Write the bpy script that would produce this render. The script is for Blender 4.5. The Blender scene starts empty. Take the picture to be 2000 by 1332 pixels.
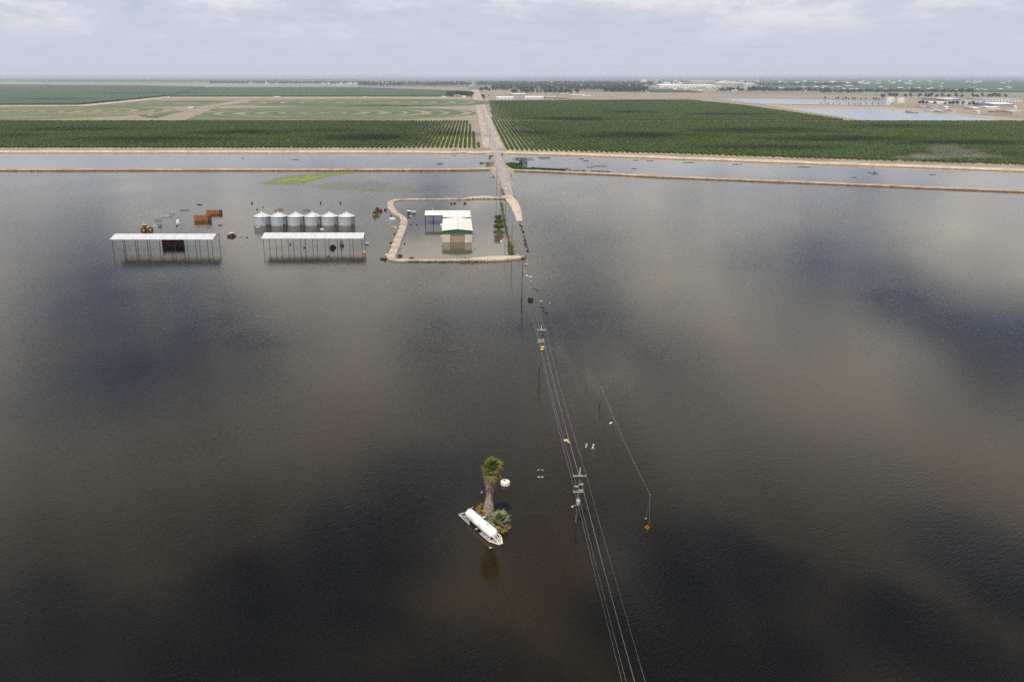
import bpy, bmesh, math, random
import numpy as np
from mathutils import Vector, Matrix, noise as mnoise
random.seed(7); rng = np.random.default_rng(7)
scene = bpy.context.scene
COL = scene.collection
R = math.radians

# ------------------------------------------------------------------ camera
F, CX, CY, CAMH = 1574.0, 880.0, 666.0, 85.0          # surveyed: drone 85 m above the water
PITCH = math.atan((CY - 149.0) / F)
cam = bpy.data.cameras.new('camera'); camo = bpy.data.objects.new('camera', cam); COL.objects.link(camo)
cam.sensor_width = 36.0; cam.lens = F / 2000 * 36.0; cam.shift_x = (1000 - CX) / 2000
cam.clip_start = 1.0; cam.clip_end = 300000
camo.location = (0, 0, CAMH); camo.rotation_euler = (math.pi / 2 - PITCH, 0, 0)
scene.camera = camo

# ------------------------------------------------------------------ light
SUN_EL, SUN_AZ = R(65), math.atan2(-0.42, -0.91)
sun_dir = Vector((math.sin(SUN_AZ) * math.cos(SUN_EL), math.cos(SUN_AZ) * math.cos(SUN_EL), math.sin(SUN_EL)))
sl = bpy.data.lights.new('sun', 'SUN'); sl.energy = 5.0; sl.angle = R(0.53); sl.color = (1.0, 0.95, 0.87)
so = bpy.data.objects.new('sun', sl); COL.objects.link(so)
so.rotation_euler = sun_dir.to_track_quat('Z', 'Y').to_euler()

world = bpy.data.worlds.new('World'); scene.world = world; world.use_nodes = True
wn = world.node_tree.nodes; wl = world.node_tree.links; wn.clear()
out = wn.new('ShaderNodeOutputWorld'); bg = wn.new('ShaderNodeBackground'); bg.inputs['Strength'].default_value = 0.13
sky = wn.new('ShaderNodeTexSky'); sky.sky_type = 'NISHITA'; sky.sun_disc = False
sky.sun_elevation = SUN_EL; sky.sun_rotation = SUN_AZ; sky.air_density = 1.0; sky.dust_density = 2.5; sky.ozone_density = 1.5
tc = wn.new('ShaderNodeTexCoord'); sep = wn.new('ShaderNodeSeparateXYZ'); wl.new(tc.outputs['Generated'], sep.inputs[0])
def wmath(op, a, b=None, c=None):
    n = wn.new('ShaderNodeMath'); n.operation = op
    for i, q in enumerate((a, b, c)):
        if q is None: continue
        if isinstance(q, (int, float)): n.inputs[i].default_value = q
        else: wl.new(q, n.inputs[i])
    return n.outputs[0]
zz = wmath('ADD', wmath('MAXIMUM', sep.outputs['Z'], 0.0), 0.03)
cx_ = wmath('DIVIDE', sep.outputs['X'], zz); cy_ = wmath('DIVIDE', sep.outputs['Y'], zz)
comb = wn.new('ShaderNodeCombineXYZ'); wl.new(cx_, comb.inputs[0]); wl.new(cy_, comb.inputs[1])
def wnoise(scale, detail, rough, off):
    mp = wn.new('ShaderNodeMapping'); mp.inputs['Location'].default_value = off
    wl.new(comb.outputs[0], mp.inputs['Vector'])
    n = wn.new('ShaderNodeTexNoise'); n.inputs['Scale'].default_value = scale
    n.inputs['Detail'].default_value = detail; n.inputs['Roughness'].default_value = rough
    wl.new(mp.outputs[0], n.inputs['Vector']); return n.outputs['Fac']
def wramp(fac, p0, p1):
    r = wn.new('ShaderNodeMapRange'); r.interpolation_type = 'SMOOTHSTEP'
    r.inputs['From Min'].default_value = p0; r.inputs['From Max'].default_value = p1; wl.new(fac, r.inputs['Value']); return r.outputs[0]
Z = sep.outputs['Z']
def wmix(fac, a, col):
    m_ = wn.new('ShaderNodeMix'); m_.data_type = 'RGBA'
    if isinstance(fac, float): m_.inputs['Factor'].default_value = fac
    else: wl.new(fac, m_.inputs['Factor'])
    wl.new(a, m_.inputs[6])
    if isinstance(col, tuple): m_.inputs[7].default_value = (*col, 1)
    else: wl.new(col, m_.inputs[7])
    return m_.outputs[2]
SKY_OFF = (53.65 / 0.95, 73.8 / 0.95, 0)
broken = wramp(wnoise(0.95, 3.5, 0.5, SKY_OFF), 0.41, 0.56)          # broken cloud deck out of view, offset picked for its reflections on the water
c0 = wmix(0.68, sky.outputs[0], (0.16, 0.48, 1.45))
c1 = wmix(wmath('MULTIPLY', wmath('MULTIPLY', broken, 0.95), wramp(Z, 0.54, 0.30)), c0, (9.4, 8.8, 7.5))  # unseen clouds bright when low and faded higher, shaped for the water's brightness
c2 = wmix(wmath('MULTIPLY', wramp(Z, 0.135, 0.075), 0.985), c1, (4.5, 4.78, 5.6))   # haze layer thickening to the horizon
mp_ = wn.new('ShaderNodeMapping'); mp_.inputs['Scale'].default_value = (9, 9, 26); mp_.inputs['Location'].default_value = (4.4, 1.0, 0.3); wl.new(tc.outputs['Generated'], mp_.inputs['Vector'])
pn = wn.new('ShaderNodeTexNoise'); pn.inputs['Scale'].default_value = 1.0; pn.inputs['Detail'].default_value = 7; pn.inputs['Roughness'].default_value = 0.62; wl.new(mp_.outputs[0], pn.inputs['Vector'])
puff = wramp(pn.outputs['Fac'], 0.47, 0.70)
bluish = wramp(pn.outputs['Fac'], 0.46, 0.30)
c2b = wmix(wmath('MULTIPLY', wmath('MULTIPLY', bluish, 0.55), wramp(Z, 0.03, 0.08)), c2, (3.2, 4.0, 5.6))
c3 = wmix(wmath('MULTIPLY', wmath('MULTIPLY', puff, 0.75), wramp(Z, 0.02, 0.08)), c2b, (6.9, 6.9, 6.95))
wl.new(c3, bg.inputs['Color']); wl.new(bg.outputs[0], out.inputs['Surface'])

vs = scene.view_settings; vs.view_transform = 'Standard'; vs.look = 'None'; vs.exposure = 0.0; vs.gamma = 1.0
cy = scene.cycles
cy.max_bounces = 6; cy.diffuse_bounces = 2; cy.glossy_bounces = 3; cy.transmission_bounces = 2
cy.volume_bounces = 1; cy.transparent_max_bounces = 8; cy.caustics_reflective = False; cy.caustics_refractive = False
cy.sample_clamp_indirect = 4.0; cy.use_denoising = False

# ------------------------------------------------------------------ survey helpers
def G(u, v, z=0.0):
    """ground position (x, y) of the place seen at photo pixel u, v when it lies z above the water"""
    a = (u - CX) / F; b = (CY - v) / F
    dy = math.cos(PITCH) + b * math.sin(PITCH); dz = -math.sin(PITCH) + b * math.cos(PITCH)
    t = (z - CAMH) / dz
    return (t * a, t * dy)
def G3(u, v, z=0.0): x, y = G(u, v, z); return (x, y, z)
def HZ(v, y):
    b = (CY - v) / F
    return CAMH + y / (math.cos(PITCH) + b * math.sin(PITCH)) * (-math.sin(PITCH) + b * math.cos(PITCH))
def PPM(v, z=0.0):
    x0, y = G(880, v, z); x1, _ = G(881, v, z); return 1.0 / (x1 - x0)

# ------------------------------------------------------------------ materials
MATS = {}
def mat(name, c1, c2=None, rough=0.7, scale=1.0, detail=4.0, metal=0.0, bump=0.0, bscale=None, contrast=(0.35, 0.65), spec=0.5, stretch=None, coords='Object'):
    if name in MATS: return MATS[name]
    m = bpy.data.materials.new(name); m.use_nodes = True; MATS[name] = m
    nt = m.node_tree; b = nt.nodes['Principled BSDF']
    b.inputs['Roughness'].default_value = rough; b.inputs['Metallic'].default_value = metal
    b.inputs['Specular IOR Level'].default_value = spec
    b.inputs['Base Color'].default_value = (*c1, 1)
    if c2 is not None:
        t = nt.nodes.new('ShaderNodeTexCoord'); src = t.outputs[coords]
        if stretch:
            mp = nt.nodes.new('ShaderNodeMapping'); mp.inputs['Scale'].default_value = stretch
            nt.links.new(src, mp.inputs[0]); src = mp.outputs[0]
        n = nt.nodes.new('ShaderNodeTexNoise'); n.inputs['Scale'].default_value = scale; n.inputs['Detail'].default_value = detail
        n.inputs['Roughness'].default_value = 0.62; nt.links.new(src, n.inputs['Vector'])
        r = nt.nodes.new('ShaderNodeMapRange'); r.inputs['From Min'].default_value = contrast[0]; r.inputs['From Max'].default_value = contrast[1]
        nt.links.new(n.outputs['Fac'], r.inputs['Value'])
        x = nt.nodes.new('ShaderNodeMix'); x.data_type = 'RGBA'
        x.inputs[6].default_value = (*c1, 1); x.inputs[7].default_value = (*c2, 1)
        nt.links.new(r.outputs[0], x.inputs['Factor']); nt.links.new(x.outputs[2], b.inputs['Base Color'])
        if bump:
            n2 = n
            if bscale:
                n2 = nt.nodes.new('ShaderNodeTexNoise'); n2.inputs['Scale'].default_value = bscale; n2.inputs['Detail'].default_value = 3
                nt.links.new(src, n2.inputs['Vector'])
            bp = nt.nodes.new('ShaderNodeBump'); bp.inputs['Strength'].default_value = 1.0; bp.inputs['Distance'].default_value = bump
            nt.links.new(n2.outputs['Fac'], bp.inputs['Height']); nt.links.new(bp.outputs[0], b.inputs['Normal'])
    return m
def foliage(name, c1, c2, scale=0.5, trans=0.25, rough=0.6, rnd=0.3):
    """leaf colour varies in clumps and from plant to plant; some light passes through the leaves"""
    m = mat(name, c1, c2, rough=rough, scale=scale, detail=3, spec=0.25)
    nt = m.node_tree; b = nt.nodes['Principled BSDF']; o = nt.nodes['Material Output']
    link = b.inputs['Base Color'].links[0].from_socket
    oi = nt.nodes.new('ShaderNodeObjectInfo'); mr = nt.nodes.new('ShaderNodeMapRange')
    mr.inputs['To Min'].default_value = 1 - rnd; mr.inputs['To Max'].default_value = 1 + rnd
    nt.links.new(oi.outputs['Random'], mr.inputs['Value'])
    hs = nt.nodes.new('ShaderNodeHueSaturation'); nt.links.new(mr.outputs[0], hs.inputs['Value']); nt.links.new(link, hs.inputs['Color'])
    nt.links.new(hs.outputs[0], b.inputs['Base Color'])
    t = nt.nodes.new('ShaderNodeBsdfTranslucent'); nt.links.new(hs.outputs[0], t.inputs['Color'])
    mx = nt.nodes.new('ShaderNodeMixShader'); mx.inputs[0].default_value = trans
    nt.links.new(b.outputs[0], mx.inputs[1]); nt.links.new(t.outputs[0], mx.inputs[2]); nt.links.new(mx.outputs[0], o.inputs['Surface'])
    return m

def water_mat(name, body1, body2, chop, swell, rough=0.07, silt=False):
    m = bpy.data.materials.new(name); m.use_nodes = True; nt = m.node_tree; N = nt.nodes; L = nt.links
    b = N['Principled BSDF']; b.inputs['IOR'].default_value = 1.333; b.inputs['Roughness'].default_value = rough
    t = N.new('ShaderNodeTexCoord')
    def noise(scale, detail, stretch=(1, 1, 1), rot=0.0, rough=0.55):
        m0 = N.new('ShaderNodeMapping'); m0.inputs['Rotation'].default_value = (0, 0, rot); L.new(t.outputs['Object'], m0.inputs[0])
        mp = N.new('ShaderNodeMapping'); mp.inputs['Scale'].default_value = stretch; L.new(m0.outputs[0], mp.inputs[0])
        n = N.new('ShaderNodeTexNoise'); n.inputs['Scale'].default_value = scale; n.inputs['Detail'].default_value = detail
        n.inputs['Roughness'].default_value = rough
        L.new(mp.outputs[0], n.inputs['Vector']); return n.outputs['Fac']
    def math_(op, a, b_=None):
        n = N.new('ShaderNodeMath'); n.operation = op
        for i, q in enumerate((a, b_)):
            if q is None: continue
            if isinstance(q, (int, float)): n.inputs[i].default_value = q
            else: L.new(q, n.inputs[i])
        return n.outputs[0]
    big = noise(0.012, 4, (1, 0.6, 1), 0.3)
    r = N.new('ShaderNodeMapRange'); r.inputs['From Min'].default_value = 0.35; r.inputs['From Max'].default_value = 0.65; L.new(big, r.inputs['Value'])
    x = N.new('ShaderNodeMix'); x.data_type = 'RGBA'; x.inputs[6].default_value = (*body1, 1); x.inputs[7].default_value = (*body2, 1)
    L.new(r.outputs[0], x.inputs['Factor']); col = x.outputs[2]
    if silt:       # silt streaks drifting along the drowned road
        s = N.new('ShaderNodeSeparateXYZ'); L.new(t.outputs['Object'], s.inputs[0])
        d = math_('ABSOLUTE', math_('SUBTRACT', math_('SUBTRACT', s.outputs['X'], math_('MULTIPLY', s.outputs['Y'], 0.025)), 33.0))
        band = N.new('ShaderNodeMapRange'); band.interpolation_type = 'SMOOTHSTEP'
        band.inputs['From Min'].default_value = 8.0; band.inputs['From Max'].default_value = 2.0; L.new(d, band.inputs['Value'])
        st = N.new('ShaderNodeMapRange'); st.inputs['From Min'].default_value = 0.5; st.inputs['From Max'].default_value = 0.68
        L.new(noise(0.16, 4, (1.6, 0.16, 1), 0.03), st.inputs['Value'])
        y = N.new('ShaderNodeMix'); y.data_type = 'RGBA'; L.new(col, y.inputs[6]); y.inputs[7].default_value = (0.052, 0.041, 0.029, 1)
        near = N.new('ShaderNodeMapRange'); near.interpolation_type = 'SMOOTHSTEP'; near.inputs['From Min'].default_value = 150.0; near.inputs['From Max'].default_value = 200.0; L.new(s.outputs['Y'], near.inputs['Value'])
        L.new(math_('MULTIPLY', math_('MULTIPLY', band.outputs[0], near.outputs[0]), math_('MULTIPLY', st.outputs[0], 0.5)), y.inputs['Factor']); col = y.outputs[2]
    L.new(col, b.inputs['Base Color'])
    gust = N.new('ShaderNodeMapRange'); gust.inputs['From Min'].default_value = 0.3; gust.inputs['From Max'].default_value = 0.7
    gust.inputs['To Min'].default_value = 0.55; gust.inputs['To Max'].default_value = 1.25
    L.new(noise(0.02, 3, (1, 0.5, 1), 0.6), gust.inputs['Value'])
    h = math_('ADD', math_('MULTIPLY', noise(0.5, 2, (0.45, 1.3, 1), -0.50), swell), math_('MULTIPLY', noise(1.45, 3, (0.33, 1.5, 1), -0.56), chop))
    bp = N.new('ShaderNodeBump'); bp.inputs['Distance'].default_value = 1.0; L.new(gust.outputs[0], bp.inputs['Strength'])
    L.new(h, bp.inputs['Height']); L.new(bp.outputs[0], b.inputs['Normal'])
    return m

def wetline(m, z1, dark):
    nt = m.node_tree; b = nt.nodes['Principled BSDF']; link_ = b.inputs['Base Color'].links[0].from_socket
    t = nt.nodes.new('ShaderNodeTexCoord'); s = nt.nodes.new('ShaderNodeSeparateXYZ'); nt.links.new(t.outputs['Object'], s.inputs[0])
    n = nt.nodes.new('ShaderNodeTexNoise'); n.inputs['Scale'].default_value = 0.4; n.inputs['Detail'].default_value = 5; nt.links.new(t.outputs['Object'], n.inputs['Vector'])
    a = nt.nodes.new('ShaderNodeMath'); a.operation = 'MULTIPLY_ADD'; a.inputs[1].default_value = -1.0; nt.links.new(n.outputs['Fac'], a.inputs[0]); nt.links.new(s.outputs['Z'], a.inputs[2])
    r = nt.nodes.new('ShaderNodeMapRange'); r.inputs['From Min'].default_value = z1 - 0.75; r.inputs['From Max'].default_value = z1 - 0.25; nt.links.new(a.outputs[0], r.inputs['Value'])
    x = nt.nodes.new('ShaderNodeMix'); x.data_type = 'RGBA'; x.inputs[6].default_value = (*dark, 1); nt.links.new(link_, x.inputs[7]); nt.links.new(r.outputs[0], x.inputs['Factor']); nt.links.new(x.outputs[2], b.inputs['Base Color'])
# ------------------------------------------------------------------ mesh builder
class MB:
    def __init__(s): s.v = []; s.f = []; s.m = []; s.smooth = []
    def add(s, vs, fs, mi=0, smooth=False):
        o = len(s.v); s.v.extend([tuple(p) for p in vs])
        for f in fs: s.f.append(tuple(i + o for i in f)); s.m.append(mi); s.smooth.append(smooth)
        return s
    def box(s, c, d, rz=0.0, mi=0, taper=1.0, M=None):
        hx, hy, hz = d[0] / 2, d[1] / 2, d[2] / 2; vs = []
        for z, k in ((-hz, 1.0), (hz, taper)):
            for x, y in ((-hx, -hy), (hx, -hy), (hx, hy), (-hx, hy)):
                x, y = x * k, y * k
                vs.append((c[0] + x * math.cos(rz) - y * math.sin(rz), c[1] + x * math.sin(rz) + y * math.cos(rz), c[2] + z))
        if M: vs = [M @ Vector(p) for p in vs]
        return s.add(vs, [(3, 2, 1, 0), (4, 5, 6, 7), (0, 1, 5, 4), (1, 2, 6, 5), (2, 3, 7, 6), (3, 0, 4, 7)], mi)
    def tube(s, p0, p1, r0, r1=None, n=8, mi=0, cap=True, smooth=True):
        p0, p1 = Vector(p0), Vector(p1); r1 = r0 if r1 is None else r1
        d = (p1 - p0).normalized(); a = d.orthogonal().normalized(); b = d.cross(a); vs = []
        for p, r in ((p0, r0), (p1, r1)):
            for i in range(n):
                t = 2 * math.pi * i / n; vs.append(p + a * (r * math.cos(t)) + b * (r * math.sin(t)))
        s.add(vs, [(i, (i + 1) % n, n + (i + 1) % n, n + i) for i in range(n)], mi, smooth)
        if cap: s.add(vs[:n], [tuple(reversed(range(n)))], mi); s.add(vs[n:], [tuple(range(n))], mi)
        return s
    def bar(s, p0, p1, w, h=None, mi=0): return s.tube(p0, p1, w * 0.7071, None, 4, mi, True, False)
    def lathe(s, prof, c=(0, 0, 0), n=24, mi=0, smooth=True, axis='Z'):
        vs = []
        for r, z in prof:
            for i in range(n):
                t = 2 * math.pi * i / n
                if axis == 'Z': vs.append((c[0] + r * math.cos(t), c[1] + r * math.sin(t), c[2] + z))
                elif axis == 'X': vs.append((c[0] + z, c[1] + r * math.cos(t), c[2] + r * math.sin(t)))
                else: vs.append((c[0] + r * math.cos(t), c[1] + z, c[2] + r * math.sin(t)))
        fs = []
        for j in range(len(prof) - 1):
            for i in range(n): fs.append((j * n + i, j * n + (i + 1) % n, (j + 1) * n + (i + 1) % n, (j + 1) * n + i))
        return s.add(vs, fs, mi, smooth)
    def prism(s, pts, z0, z1, mi=0):
        n = len(pts); vs = [(*p[:2], z0) for p in pts] + [(*p[:2], z1) for p in pts]
        return s.add(vs, [tuple(reversed(range(n))), tuple(range(n, 2 * n))] + [(i, (i + 1) % n, n + (i + 1) % n, n + i) for i in range(n)], mi)
    def build(s, name, mats, parent=None, loc=None, rz=0.0):
        me = bpy.data.meshes.new(name); me.from_pydata(s.v, [], s.f)
        if not isinstance(mats, (list, tuple)): mats = [mats]
        for m in mats: me.materials.append(m)
        me.polygons.foreach_set('material_index', s.m); me.polygons.foreach_set('use_smooth', s.smooth); me.update()
        return link(name, me, parent, loc, rz)
def link(name, me, parent=None, loc=None, rz=0.0):
    o = bpy.data.objects.new(name, me); COL.objects.link(o)
    if parent is not None: o.parent = parent
    if loc is not None: o.location = loc
    if rz: o.rotation_euler[2] = rz
    return o
def npmesh(name, V, Fq, mats, parent=None, midx=None, loc=None):
    me = bpy.data.meshes.new(name); me.from_pydata(V.tolist() if hasattr(V, 'tolist') else V, [], Fq.tolist() if hasattr(Fq, 'tolist') else Fq)
    for m in (mats if isinstance(mats, (list, tuple)) else [mats]): me.materials.append(m)
    if midx is not None: me.polygons.foreach_set('material_index', midx)
    me.update(); return link(name, me, parent, loc)
def tag(o, label, cat, group=None):
    o['label'] = label; o['category'] = cat
    if group: o['group'] = group
    return o
def kind(o, k, label=None):
    o['kind'] = k
    if label: o['label'] = label
    return o
def thing(name, label, cat, loc, rz=0.0, group=None):
    o = bpy.data.objects.new(name, None); COL.objects.link(o); o.empty_display_size = 0.5
    o.location = loc; o.rotation_euler[2] = rz
    return tag(o, label, cat, group)
def copy_tree(o, parent=None):
    c = o.copy(); COL.objects.link(c); c.parent = parent
    for ch in o.children: copy_tree(ch, c)
    return c

def leaf_cloud(n, c, rad, size, shell=0.55, flat=0.0):
    """n leaf quads spread through an ellipsoid"""
    d = rng.normal(size=(n, 3)); d /= np.linalg.norm(d, axis=1)[:, None]
    r = shell + (1 - shell) * rng.random(n) ** 0.6
    p = np.array(c) + d * r[:, None] * np.array(rad)
    a = rng.normal(size=(n, 3)); a[:, 2] *= (1 - flat); a /= np.linalg.norm(a, axis=1)[:, None]
    b = np.cross(a, rng.normal(size=(n, 3))); b /= np.linalg.norm(b, axis=1)[:, None]
    sz = size * (0.6 + 0.8 * rng.random(n))[:, None]
    V = np.stack([p - a * sz, p + b * sz * 0.55, p + a * sz, p - b * sz * 0.55], 1).reshape(-1, 3)
    Fq = np.arange(4 * n).reshape(n, 4)
    return V, Fq
def merge(parts):
    Vs, Fs, o = [], [], 0
    for V, Fq in parts: Vs.append(V); Fs.append(Fq + o); o += len(V)
    return np.concatenate(Vs), np.concatenate(Fs)
def smooth_line(pts, step):
    """Catmull-Rom through world points, even spacing"""
    P = [Vector(p) for p in pts]; P = [P[0] * 2 - P[1]] + P + [P[-1] * 2 - P[-2]]; out_ = []
    for i in range(1, len(P) - 2):
        n = max(1, int((P[i + 1] - P[i]).length / step))
        for k in range(n):
            t = k / n; a, b, c, d = P[i - 1], P[i], P[i + 1], P[i + 2]
            out_.append(0.5 * (2 * b + (c - a) * t + (2 * a - 5 * b + 4 * c - d) * t * t + (3 * b - a - 3 * c + d) * t ** 3))
    out_.append(P[-2]); return out_
def sweep(name, pts, prof_fn, m, jit=0.15, closed=False):
    """sweep a cross-section (list of (offset, z)) along a polyline of Vectors; prof_fn(i, n)"""
    n = len(pts); V = []; k = len(prof_fn(0, n))
    for i, p in enumerate(pts):
        d = (pts[min(i + 1, n - 1)] - pts[max(i - 1, 0)]); d.z = 0; d.normalize(); s_ = Vector((d.y, -d.x, 0))
        for o, z in prof_fn(i, n):
            q = p + s_ * o
            w = mnoise.noise(Vector((q.x * 0.13, q.y * 0.13, 3.1))) + 0.6 * mnoise.noise(Vector((q.x * 0.5, q.y * 0.5, 9.1)))
            q = q + s_ * (w * jit * 2.2)
            V.append((q.x, q.y, z + p.z + w * jit))
    Fq = [(i * k + j, i * k + j + 1, (i + 1) * k + j + 1, (i + 1) * k + j) for i in range(n - 1) for j in range(k - 1)]
    me = bpy.data.meshes.new(name); me.from_pydata(V, [], Fq); me.materials.append(m)
    me.polygons.foreach_set('use_smooth', [True] * len(Fq)); me.update()
    return link(name, me)
def sheet(name, pix, z, m, sub=None):
    pts = [G3(u, v, z) for u, v in pix]
    me = bpy.data.meshes.new(name); me.from_pydata(pts, [], [tuple(range(len(pts)))]); me.materials.append(m); me.update()
    return link(name, me)
LAND = 1.0

# ================================================================== SETTING
m_soil = mat('dry_soil', (0.29, 0.235, 0.18), (0.18, 0.15, 0.115), rough=0.95, scale=0.02, detail=8)
m_bank = mat('sandy_bank', (0.50, 0.385, 0.275), (0.34, 0.25, 0.175), rough=0.95, scale=0.12, detail=8, bump=0.15, bscale=0.7)
m_water = water_mat('flood_water', (0.0195, 0.0138, 0.0042), (0.0140, 0.0102, 0.0035), 0.036, 0.012, 0.02, silt=True)
m_calm = water_mat('sheltered_water', (0.085, 0.071, 0.050), (0.07, 0.059, 0.043), 0.010, 0.014, 0.02)
m_canal = water_mat('canal_water', (0.075, 0.064, 0.052), (0.06, 0.054, 0.046), 0.014, 0.02, 0.03)

# ground: one sheet, drowned in front, stepping up over the canal bank and out to the horizon
toe = [(-60000, None), (-3000, None)] + [G(u, v) for u, v in
       ((-120, 299.5), (100, 299.6), (300, 299.4), (500, 299.6), (700, 299.6), (840, 299.8), (880, 301), (905, 299.6), (930, 301.5), (952, 300.5), (975, 300.5), (985, 301), (1050, 303), (1140, 305.3), (1220, 308),
        (1300, 311), (1420, 315), (1550, 320), (1700, 325.2), (1850, 330.5), (2000, 336), (2120, 340.5))] + [(3000, None), (60000, None)]
toe = [(x, (toe[2][1] if x < 0 else toe[-3][1] - 400) if y is None else y) for x, y in toe]
prof = [(-1200, -4.0), (-10, -4.0), (-0.6, -0.25), (1.5, 0.8), (4.5, 2.1), (10, 2.2), (15, LAND), (400, LAND), (6000, LAND), (58000, LAND)]
V = []; nx = len(toe)
fine = []
for i in range(nx - 1):
    x0, y0 = toe[i]; x1, y1 = toe[i + 1]; n = max(1, int(min(abs(x1 - x0), 700) / 8)) if abs(x0) < 2500 and abs(x1) < 2500 else 1
    for k in range(n): fine.append((x0 + (x1 - x0) * k / n, y0 + (y1 - y0) * k / n))
fine.append(toe[-1]); nx = len(fine)
for dy, z in prof:
    for x, y in fine:
        w = mnoise.noise(Vector((x * 0.03, y * 0.03, 0))) + 0.5 * mnoise.noise(Vector((x * 0.12, y * 0.1, 5)))
        j = 1.0 if -1 < dy < 12 else 0.0
        V.append((x, y + dy + w * 2.0 * j, z + w * 0.25 * j * (dy > 0)))
Fq = [(j * nx + i, j * nx + i + 1, (j + 1) * nx + i + 1, (j + 1) * nx + i) for j in range(len(prof) - 1) for i in range(nx - 1)]
midx = [1 if 1 <= j <= 5 else 0 for j in range(len(prof) - 1) for i in range(nx - 1)]
kind(npmesh('ground', V, Fq, [m_soil, m_bank], midx=midx), 'structure')

me = bpy.data.meshes.new('flood_water')
me.from_pydata([(-4000, -1000, 0), (4000, -1000, 0), (4000, 1150, 0), (-4000, 1150, 0)], [], [(0, 1, 2, 3)]); me.materials.append(m_water)
kind(link('flood_water', me), 'structure')

# levees and the ring of heaped earth round the yard
m_levee = mat('levee_earth', (0.46, 0.345, 0.235), (0.20, 0.145, 0.09), rough=0.95, scale=0.25, detail=8, bump=0.2, bscale=0.9, stretch=(0.25, 1, 2))
m_berm = mat('heaped_earth', (0.48, 0.405, 0.32), (0.33, 0.27, 0.21), rough=0.95, scale=1.3, detail=8, bump=0.2, bscale=1.4)
wetline(m_levee, 0.75, (0.085, 0.06, 0.035)); wetline(m_berm, 0.55, (0.15, 0.105, 0.07)); wetline(m_bank, 0.6, (0.16, 0.115, 0.075))
def trap(c, b, h, top=0.0): return [(-b / 2 - 1.5, -0.9), (-b / 2, 0.0), (-c / 2 - 0.15, h * 0.9), (-c / 2 + 0.15, h), (-c / 6, h * 0.97), (c / 6, h * 1.0), (c / 2 - 0.15, h + top), (c / 2 + 0.15, h * 0.9), (b / 2, 0.0), (b / 2 + 1.5, -0.9)]
ll = smooth_line([(*G(u, v), 0) for u, v in ((-160, 333.6), (200, 333.4), (500, 333.2), (700, 333.3), (850, 333), (920, 332.2), (965, 330.5))], 3.0)
kind(sweep('levee_left', ll, lambda i, n: trap(4.5 + 7 * max(0, i / n - 0.9) * 10, 8.5 + 9 * max(0, i / n - 0.9) * 10, 1.5), m_levee, 0.22), 'structure')
lr = smooth_line([(*G(u, v), 0) for u, v in ((985, 333), (1010, 334.5), (1070, 336.5), (1140, 339.6), (1220, 343), (1300, 347), (1500, 355), (1700, 363.3), (1850, 369.6), (2000, 375.5), (2150, 381))], 3.0)
kind(sweep('levee_right', lr, lambda i, n: trap(4.2, 8.5, 1.4), m_levee, 0.2), 'structure')
bp = [(993, 389), (975, 388.4), (950, 387.6), (930, 387.8), (905, 389.8), (860, 390.6), (800, 391), (778, 391.6), (766, 394.5), (762.5, 400), (765, 408), (771, 416), (780, 422.5), (787.5, 428), (789, 436), (786, 448), (780, 463), (774, 478), (769, 493), (764, 503.5), (770, 508.5), (790, 510), (850, 510.5), (900, 510), (935, 508.6), (970, 507), (1000, 505.5), (1016, 505)]
bl = smooth_line([(*G(u, v), 0) for u, v in bp], 1.6)
def bprof(i, n):
    y = bl[i].y; x = bl[i].x
    west = x < -22
    heap = math.exp(-((x - 22) / 14) ** 2) * (0.9 if y > 500 else 1.1)
    c = 3.5 if west else 1.3 + heap * 2.2
    return trap(c, c + 2.0 + heap * 2.3, 0.75 + 0.6 * heap + (0.0 if west else 0.1))
kind(sweep('earth_berm', bl, bprof, m_berm, 0.24), 'structure')
def clods(name, line, w, h, n, m, label):
    mb = MB()
    for _ in range(n):
        p = line[int(rng.random() * len(line))]; r_ = 0.12 + 0.28 * rng.random() ** 2; x, y = p.x + rng.normal() * w, p.y + rng.normal() * w
        V = [(x + r_ * a * (0.7 + 0.6 * rng.random()), y + r_ * b * (0.7 + 0.6 * rng.random()), h * (0.2 + 0.7 * rng.random()) + r_ * c) for a, b, c in ((1, 0, 0), (-1, 0, 0), (0, 1, 0), (0, -1, 0), (0, 0, 0.8), (0, 0, -0.8))]
        mb.add(V, [(0, 2, 4), (2, 1, 4), (1, 3, 4), (3, 0, 4), (2, 0, 5), (1, 2, 5), (3, 1, 5), (0, 3, 5)])
    return kind(mb.build(name, m), 'stuff', label)
clods('earth_clods', bl, 1.3, 0.9, 1500, mat('clod_earth', (0.42, 0.33, 0.25), (0.22, 0.16, 0.115), rough=0.95, scale=0.6), 'loose clods of earth over the berm')
heap1 = [p for p in bl if p.x > 4]
clods('earth_clods', heap1, 1.6, 1.3, 1200, mat('brown_clod', (0.30, 0.19, 0.13), (0.17, 0.105, 0.07), rough=0.95, scale=0.6), 'browner heaped clods on the berm near the road')
clods('earth_clods', ll[-60:], 3.0, 1.6, 900, mat('brown_clod', (0.3, 0.19, 0.13)), 'brown spoil heap where the left levee meets the road')
# calmer water inside the ring and in the canal
kind(sheet('sheltered_water', [(985, 391), (905, 391), (800, 392), (772, 395), (768, 402), (790, 426), (792, 436), (776, 480), (768, 507), (850, 509.5), (930, 508), (1000, 504.5), (1004, 495), (990, 440), (982, 400)], 0.006, m_calm), 'structure')
kind(sheet('canal_water', [(-200, 298), (985, 298), (1300, 308), (2100, 335), (2100, 378), (1300, 345.5), (1010, 333), (960, 331), (-200, 333)], 0.006, m_canal), 'structure')

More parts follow.
